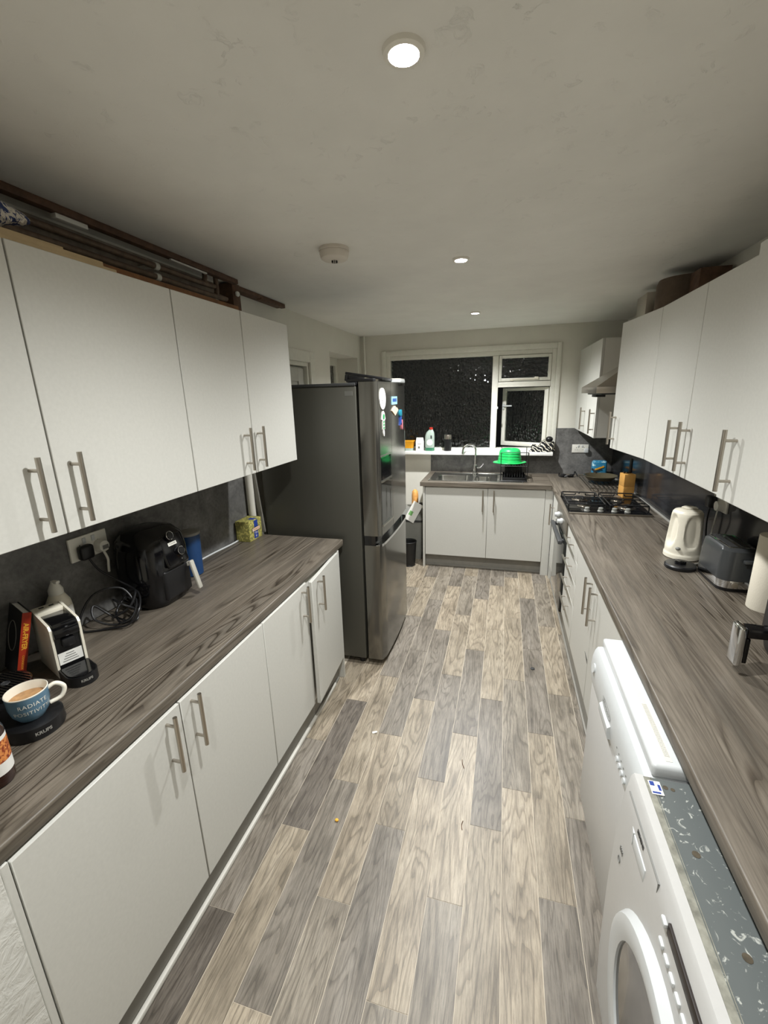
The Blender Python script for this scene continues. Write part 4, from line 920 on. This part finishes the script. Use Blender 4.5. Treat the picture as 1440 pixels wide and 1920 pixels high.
# -- kitchen roll
t = thing('kitchen_roll', 'upright kitchen roll at the right picture edge beside the toaster', 'kitchen roll', (1.02, 1.905, ZW))
obj('paper', B().lathe([(.054, 0), (.055, .002), (.055, .298), (.054, .300), (.022, .3005)], (1.022, 1.900, ZW), 40), 'roll', t)
obj('core', B().cyl((1.022, 1.900, ZW+.301), (1.022, 1.900, ZW+.303), .021, n=24), 'card', t)
pr_ = B().loft([[(1.022+.0553*math.cos(a), 1.9+.0553*math.sin(a), ZW+z) for a in [math.radians(255+70*k/10) for k in range(11)]] for z in (.05, .13)], closed=False, cap0=False, cap1=False)
obj('printed_pattern', pr_, 'bread', t, 'faint orange print')
# -- second air fryer
t = thing('air_fryer', 'large black air fryer with chrome handle at the right picture edge', 'air fryer', (.96, 1.47, ZW))
def b2r(s, z): return [(.945+p[0]*s, 1.440+p[1]*s, z) for p in rrect(.27, .27, .11, 8)]
obj('body', B().loft([b2r(.70, ZW+.0), b2r(.74, ZW+.012), b2r(.90, ZW+.05), b2r(1.0, ZW+.12), b2r(1.0, ZW+.20), b2r(.94, ZW+.27), b2r(.80, ZW+.305), b2r(.4, ZW+.315)]), 'black', t)
hd_ = obj('handle', B().box(.700, .722, 1.378, 1.432, ZW+.035, ZW+.165, .008, 3), 'chrome', t, 'chrome drawer handle')
obj('handle_arm', B().box(.7225, .84, 1.384, 1.428, ZW+.128, ZW+.160, .006, 2).box(.7225, .734, 1.384, 1.428, ZW+.045, ZW+.128, .003), 'blackg', hd_)
# -- knife block
t = thing('knife_block', 'beech knife block standing behind the gas hob', 'knife block', (.98, 3.87, ZW))
TK = Matrix.Translation((.985, 3.87, ZW)) @ Matrix.Rotation(math.radians(8), 4, 'Z')
obj('block', B().box(-.042, .042, -.045, .062, 0, .092, .003).box(-.042, .042, -.043, .060, .0925, .192, .003).tf(TK), 'knifewood', t)
obj('knife_handle', B().box(.018, .036, .02, .05, .1925, .31, .005).box(.012, .016, .025, .04, .1925, .20).tf(TK), 'black', t)
obj('knife_handle', B().box(-.03, -.016, .015, .035, .1925, .208, .004).tf(TK), 'black', t)
obj('knife_handle', B().box(-.006, .006, .015, .035, .1925, .204, .004).tf(TK), 'black', t)
# -- grill rack and pan
t = thing('grill_rack', 'chrome wire grill rack under the frying pan in the far corner', 'rack', (.87, 4.4, ZW))
g = B(); zr = ZW+.022
g.tube([(.745, 4.06, zr), (1.03, 4.06, zr), (1.03, 4.70, zr), (.745, 4.70, zr)], .0035, 6, True)
for q in ((.75, 4.07), (1.02, 4.07), (.75, 4.69), (1.02, 4.69)): g.cyl((q[0], q[1], ZW), (q[0], q[1], zr), .0035, n=6)
obj('frame', g, 'dsteel', t)
for k in range(8):
    x = .765+k*.0345; obj('wire', B().tube([(x-.014, 4.04, zr-.008), (x-.008, 4.055, zr+.003), (x, 4.08, zr+.0065), (x, 4.69, zr+.0065)], .0028, 6), 'chrome', t)
t = thing('frying_pan', 'olive-brown frying pan lying on the chrome rack', 'frying pan', (.90, 4.42, ZW+.032))
pc = (.893, 4.44, ZW+.0325)
obj('pan', B().lathe([(.100, 0), (.108, .002), (.146, .040), (.149, .041), (.147, .043), (.106, .006), (.01, .0055)], pc, 48), 'pan', t)
obj('handle', B().tube(smooth_path([(pc[0]-.01, pc[1]+.140, pc[2]+.034), (pc[0]-.015, pc[1]+.19, pc[2]+.045), (pc[0]-.02, pc[1]+.29, pc[2]+.052)], 5), .010, 10), 'black', t)
# -- blue packet, plug lead, socket
nb = B().box(.872, 1.012, 4.74, 4.83, ZW, ZW+.165, .02, 4)
for p in nb.v:
    k = 1+.05*math.sin(p.z*90+p.x*60); p.x = .942+(p.x-.942)*k*(1-.5*max(0, p.z-ZW-.11)); p.y = 4.785+(p.y-4.785)*k
t = thing('food_packet', 'blue food packet with yellow stripe in the far worktop corner', 'packet', (.94, 4.78, ZW))
obj('pouch', nb, 'bagblue', t)
obj('stripe', B().box(-.045, .045, -.001, .001, -.007, .007).tf(Matrix.Translation((.938, 4.7365, ZW+.095)) @ Matrix.Rotation(math.radians(-22), 4, 'Y')), 'orange', t)
obj('stripe', B().box(-.032, .034, -.001, .001, -.004, .004).tf(Matrix.Translation((.93, 4.7355, ZW+.072)) @ Matrix.Rotation(math.radians(-22), 4, 'Y')), 'ink', t)
socket('white double wall socket on the grey panel right of the window', YE-.010, -1, .768, 1.185, .158, .085, axis='y')
tag(obj('plug_adaptor', B().box(.805, .845, YE-.048, YE-.0205, 1.145, 1.19, .005), 'gloss_white'), 'small white plug adaptor in the socket right of the window', 'plug')
t = thing('charger_lead', 'coiled black charger lead on the worktop below the far socket', 'cable', (.63, 4.72, ZW))
obj('cord', B().tube(smooth_path([(.565, 4.74, ZW+.04), (.565, 4.735, ZW+.006), (.60, 4.70, ZW+.006), (.65, 4.69, ZW+.02), (.69, 4.71, ZW+.006), (.65, 4.75, ZW+.006), (.60, 4.74, ZW+.018), (.61, 4.70, ZW+.03), (.66, 4.70, ZW+.006), (.70, 4.73, ZW+.02), (.715, 4.76, ZW+.05), (.74, 4.74, ZW+.01)], 6), .006, 8), 'black', t)
obj('plug', B().box(.572, .615, 4.690, 4.735, ZW+.0, ZW+.032, .008).box(.665, .70, 4.70, 4.745, ZW, ZW+.030, .008), 'black', t)

# ================================================================== SINK SIDE THINGS
t = thing('dish_rack', 'black wire two-tier dish rack on the sink drainer under the green bowl', 'dish rack', (.12, 4.55, ZW+.006))
g = B(); z0 = ZW+.0135; X0, X1, Y0, Y1 = -.020, .230, 4.36, 4.72
for x in (X0, X1):
    g.tube([(x, Y0, z0), (x, Y0, 1.20), (x, Y0+.008, 1.209), (x, Y0+.016, 1.20), (x, Y0+.016, z0)], .0032, 6) if False else g.cyl((x, Y0, ZW+.0065), (x, Y0, 1.207), .0034, n=6)
    g.cyl((x, Y1, ZW+.0065), (x, Y1, 1.222), .0034, n=6); g.cyl((x, Y0, z0), (x, Y1, z0), .003, n=6); g.cyl((x, Y0, 1.075), (x, Y1, 1.075), .003, n=6)
g.cyl((X0, Y0, 1.207), (X1, Y0, 1.207), .0034, n=6); g.cyl((X0, Y1, 1.222), (X1, Y1, 1.222), .0034, n=6)
g.cyl((X0, Y0, z0), (X1, Y0, z0), .003, n=6); g.cyl((X0, Y1, z0), (X1, Y1, z0), .003, n=6); g.cyl((X0, Y0, 1.075), (X1, Y0, 1.075), .003, n=6); g.cyl((X0, Y1, 1.075), (X1, Y1, 1.075), .003, n=6)
obj('frame', g, 'blackm', t)
sh = B()
for k in range(10): sh.cyl((X0+.012+k*.025, Y0, 1.078), (X0+.012+k*.025, Y1, 1.078), .0022, n=6)
obj('shelf', sh, 'blackm', t)
obj('drip_tray', B().box(X0+.02, X1-.012, Y0+.012, Y1-.01, ZW+.014, ZW+.02, .002).box(X0+.02, X1-.012, Y0+.012, Y0+.016, ZW+.02, ZW+.045, .001).box(X0+.02, X1-.012, Y1-.014, Y1-.01, ZW+.02, ZW+.045, .001).box(X0+.02, X0+.024, Y0+.016, Y1-.014, ZW+.02, ZW+.045, .001).box(X1-.016, X1-.012, Y0+.016, Y1-.014, ZW+.02, ZW+.045, .001), 'black', t)
rs = B()
for k in range(8): rs.tube([(X0+.04+k*.024, Y0+.05, ZW+.046), (X0+.04+k*.024, Y0+.10, ZW+.09), (X0+.04+k*.024, Y0+.20, ZW+.10), (X0+.04+k*.024, Y0+.28, ZW+.046)], .0022, 6)
obj('plate_holder', rs, 'blackm', t)
tag(obj('oven_tray', B().box(-.085, .085, -.006, .006, 0, .125, .003).tf(Matrix.Translation((.105, 4.64, ZW+.0215)) @ Matrix.Rotation(math.radians(-10), 4, 'X')), 'black'), 'black tray standing in the dish rack below the green bowl', 'tray')
t = thing('bowl', 'bright green plastic bowl upside down on the dish rack', 'bowl', (.06, 4.55, 1.14))
bc = (.062, 4.545, 1.083)
obj('shell', B().lathe([(.118, .0), (.120, .004), (.113, .03), (.106, .08), (.100, .120), (.088, .136), (.080, .140), (.078, .134), (.01, .134)], bc, 48), 'green', t)
def rim_fn(tt, z): return 1+.16*max(0, math.cos(2*(tt-.15)))**2
obj('rim', B().lathe([(.119, 0), (.138, .000), (.141, .005), (.137, .009), (.1195, .008)], bc, 64, fn=rim_fn), 'green', t)
for k in range(3): obj('ridge', B().tube([(bc[0]+(.112-.0035*k)*math.cos(a), bc[1]+(.112-.0035*k)*math.sin(a), bc[2]+.045+k*.028) for a in [2*math.pi*q/40 for q in range(40)]], .0016, 5, True), 'green', t)
# -- sill things
ZS = 1.160
t = thing('plastic_tub', 'yellow-orange plastic tub at the left end of the window sill', 'tub', (-1.03, 4.84, ZS))
obj('tub', B().loft([[(-1.035+p[0]*s, 4.84+p[1]*s, ZS+z) for p in rrect(.115, .10, .02)] for s, z in ((.82, .03), (1.0, .10), (1.08, .105), (1.08, .112))]), 'orange', t)
obj('foot_tray', B().loft([[(-1.035+p[0]*s, 4.84+p[1]*s, ZS+z) for p in rrect(.115, .10, .02)] for s, z in ((.78, 0), (.84, .0295))]), 'clearp', t)
t = thing('refill_carton', 'white carton between the yellow tub and the detergent bottle', 'carton', (-.91, 4.83, ZS))
obj('carton', B().loft([[(-.912+p[0]*s, 4.83+p[1]*s2, ZS+z) for p in rrect(.088, .07, .012)] for s, s2, z in ((1, 1, 0), (1, 1, .10), (.9, .45, .130), (.86, .12, .146))]), 'paper', t)
obj('print', B().box(-.925, -.905, 4.7935, 4.7945, ZS+.03, ZS+.052).box(-.93, -.89, 4.7935, 4.7945, ZS+.075, ZS+.080), 'inkgrey', t)
t = thing('detergent_bottle', 'pale translucent detergent bottle with a red cap on the sill', 'bottle', (-.80, 4.83, ZS))
db = (-.800, 4.835, ZS)
obj('body', B().loft([[(db[0]+p[0]*s+o, db[1]+p[1]*s, ZS+z) for p in rrect(.106, .07, .03, 6)] for s, z, o in ((.92, .036, 0), (.99, .045, 0), (1, .12, 0), (.98, .165, 0), (.80, .205, .005), (.45, .228, .012), (.38, .235, .014))]), 'clearp', t)
obj('liquid', B().loft([[(db[0]+p[0]*s, db[1]+p[1]*s, ZS+z) for p in rrect(.106, .07, .03, 6)] for s, z in ((.93, 0), (1, .006), (.99, .0355))]), 'gliq', t)
obj('cap', B().lathe([(.021, 0), (.021, .018), (.015, .023)], (db[0]+.014, db[1], ZS+.2352), 20), 'redcap', t)
obj('label', B().cyl((db[0]+.004, db[1]-.0352, ZS+.095), (db[0]+.004, db[1]-.0362, ZS+.095), .034, n=28), 'paper', t)
obj('handle_hole', B().box(db[0]+.012, db[0]+.030, db[1]-.0352, db[1]-.030, ZS+.135, ZS+.172, .004), 'dgrey', t)
t = thing('travel_tumbler', 'black travel tumbler with steel lid on the window sill', 'tumbler', (-.60, 4.84, ZS))
obj('body', B().lathe([(.036, 0), (.040, .004), (.043, .125), (.043, .130)], (-.600, 4.84, ZS), 32), 'black', t)
obj('lid', B().lathe([(.043, 0), (.043, .035), (.040, .046), (.02, .047)], (-.600, 4.84, ZS+.1305), 32), 'steel', t)
# -- cloth on the sill
cl = B(); cc = Vector((.385, 4.835, ZS))
n1, n2 = 44, 22; random.seed(3)
rings = []
for i in range(n2+1):
    ph = math.pi*.5*i/n2; ring = []
    for k in range(n1):
        a = 2*math.pi*k/n1
        hgt = .062+.055*max(0, math.cos(a-.2))*(1-i/n2*.2)
        rr = math.cos(ph); wob = 1+.13*math.sin(5*a+3*ph)+.10*math.sin(9*a-7*ph)
        x = .112*rr*math.cos(a)*wob; y = .058*rr*math.sin(a)*wob
        z = (.090+.030*math.sin(x*60+1)+.5*max(0, x))*math.sin(ph)*(1+.22*math.sin(7*a+ph*6)*rr)
        ring.append((cc.x+x, cc.y+min(.07, y), cc.z+max(0.001, z)))
    rings.append(ring)
cl.loft(rings)
tag(obj('cloth', cl, 'stripes'), 'crumpled black and white striped cloth at the right end of the sill', 'cloth')
tag(obj('cloth', B().sphere((.452, 4.83, ZS+.128), .036, 18, 12, (1, 1, .85)), 'black'), 'rolled black cloth on top of the striped cloth heap', 'cloth')

# ================================================================== BINS, CORNER PIPE
t = thing('waste_bin', 'tall grey plastic bin with tapered lid between fridge and sink unit', 'bin', (-.98, 4.6, 0))
obj('bin', B().loft([[(-.975+p[0]*s, 4.60+p[1]*s, z) for p in rrect(.31, .31, .03)] for s, z in ((.90, 0), (.96, .08), (1, .43))]), 'grey_pl', t)
obj('rim', B().loft([[(-.975+p[0]*s, 4.60+p[1]*s, z) for p in rrect(.31, .31, .03)] for s, z in ((1.03, .4305), (1.03, .452))]), 'dgrey', t)
obj('lid', B().loft([[(-.975+p[0]*s, 4.60+p[1]*s, z) for p in rrect(.31, .31, .03)] for s, z in ((1.0, .4525), (.98, .465), (.62, .555), (.58, .565))]), 'grey_pl', t)
t = thing('waste_basket', 'small black mesh waste basket on the floor beside the fridge', 'bin', (-.95, 4.27, 0))
wb = B(); n = 28; wc = (-.935, 4.28)
R = lambda r, z: [(wc[0]+r*math.cos(2*math.pi*k/n), wc[1]+r*math.sin(2*math.pi*k/n), z) for k in range(n)]
wb.loft([R(.062, .002), R(.070, .008), R(.084, .262), R(.081, .262), R(.067, .010), R(.01, .009)])
obj('mesh', wb, 'blackm', t); obj('rim', B().tube(R(.0845, .268), .005, 8, True), 'black', t); obj('base_ring', B().tube(R(.068, .005), .004, 8, True), 'black', t)
tag(obj('bread_loaf', B().loft([[(-.925+.036*math.cos(a)*s, 4.60+.05*math.sin(a)*s, .5655+z) for a in [2*math.pi*k/20 for k in range(20)]] for s, z in ((.8, 0), (1, .01), (1, .13), (.85, .175), (.4, .195))]), 'bread'), 'orange-brown wrapped loaf standing on the grey bin lid', 'bread')
tag(obj('bin_bag', B().sphere((-.860, 4.60, .592), .030, 18, 12, (.85, 1.3, .9)), 'black'), 'small black crumpled bag on the grey bin lid beside the loaf', 'bag')
t = thing('leaflet', 'folded white leaflet with green print leaning on the grey bin', 'paper', (-1.0, 4.45, .4))
LT = Matrix.Translation((-.965, 4.425, .453)) @ Matrix.Rotation(math.radians(28), 4, 'Y') @ Matrix.Rotation(math.radians(-8), 4, 'X')
obj('sheet', B().box(-.05, .06, -.002, .0, 0, .22).tf(LT), 'paper', t); obj('print', B().box(-.035, .005, -.0025, -.0021, .06, .11).tf(LT), 'sgreen', t)
t = thing('pipe', 'white vertical pipe in the far left corner beside the window', 'pipe', (XL+.05, 4.86, 1.4))
obj('tube', B().cyl((XL+.055, 4.885, 0.0), (XL+.055, 4.885, ZC-.001), .012, n=14), 'upvc', t)
obj('clip', B().cyl((XL+.055, 4.885, 2.02), (XL+.055, 4.885, 2.035), .015, n=14), 'white_pl', t)
# -- on the right wall cabinets
t = thing('extractor_duct', 'dark brown round duct box on top of the right wall cabinets', 'duct', (.93, 3.0, 2.136))
dcc = (.945, 3.06, 2.1365)
obj('drum', B().lathe([(.135, 0), (.135, .20), (.125, .228), (.08, .235)], dcc, 36), 'duct', t)
obj('collar', B().box(.93, 1.07, 2.80, 2.93, 2.1365, 2.36, .004), 'dwood', t)
tag(obj('pipe_elbow', B().cyl((.90, 3.20, 2.187), (.90, 3.335, 2.187), .045, n=20).cyl((.90, 3.255, 2.187), (.90, 3.275, 2.187), .05, n=20), 'white_pl'), 'short white plastic duct pipe beside the brown duct box', 'pipe')
# -- floor debris
tag(obj('paper_scrap', B().box(-.012, .012, -.006, .006, 0, .004).box(.002, .014, -.008, .002, .0042, .007).tf(Matrix.Translation((-.610, 1.870, .0005)) @ Matrix.Rotation(.5, 4, 'Z')), 'paper'), 'torn white paper scrap on the floor by the left plinth', 'scrap')
tag(obj('crumb', B().sphere((-.625, 1.345, .0055), .007, 10, 6, (1.2, 1, .7)), 'yel'), 'pale yellow crumb on the floor in front of the left cabinets', 'crumb')
tag(obj('floor_stain', B().lathe([(.013, 0), (.013, .004), (.010, .005)], (.248, 2.655, .0005), 18), 'ink'), 'dark round stain on the floor near the right drawers', 'cap')  # thin raised disc standing in for a dark stain on the floor
tag(obj('twig', B().tube(smooth_path([(-.132, 1.80, .002), (-.128, 1.775, .0035), (-.118, 1.75, .002)], 5), .0016, 6), 'dwood'), 'short dark curved twig on the floor, farther of the two', 'twig')
tag(obj('twig', B().tube(smooth_path([(-.098, 1.475, .002), (-.102, 1.455, .0035), (-.098, 1.435, .002)], 5), .0016, 6), 'dwood'), 'short dark curved twig on the floor nearer the camera', 'twig')
tag(obj('sticker_shard', B().loft([[(XD-.0012, 2.215, .392), (XD-.0012, 2.208, .372), (XD-.0012, 2.285, .398)], [(XD-.0002, 2.215, .392), (XD-.0002, 2.208, .372), (XD-.0002, 2.285, .398)]]), 'ink'), 'dark pointed sticker shard on the right base cabinet door', 'sticker')
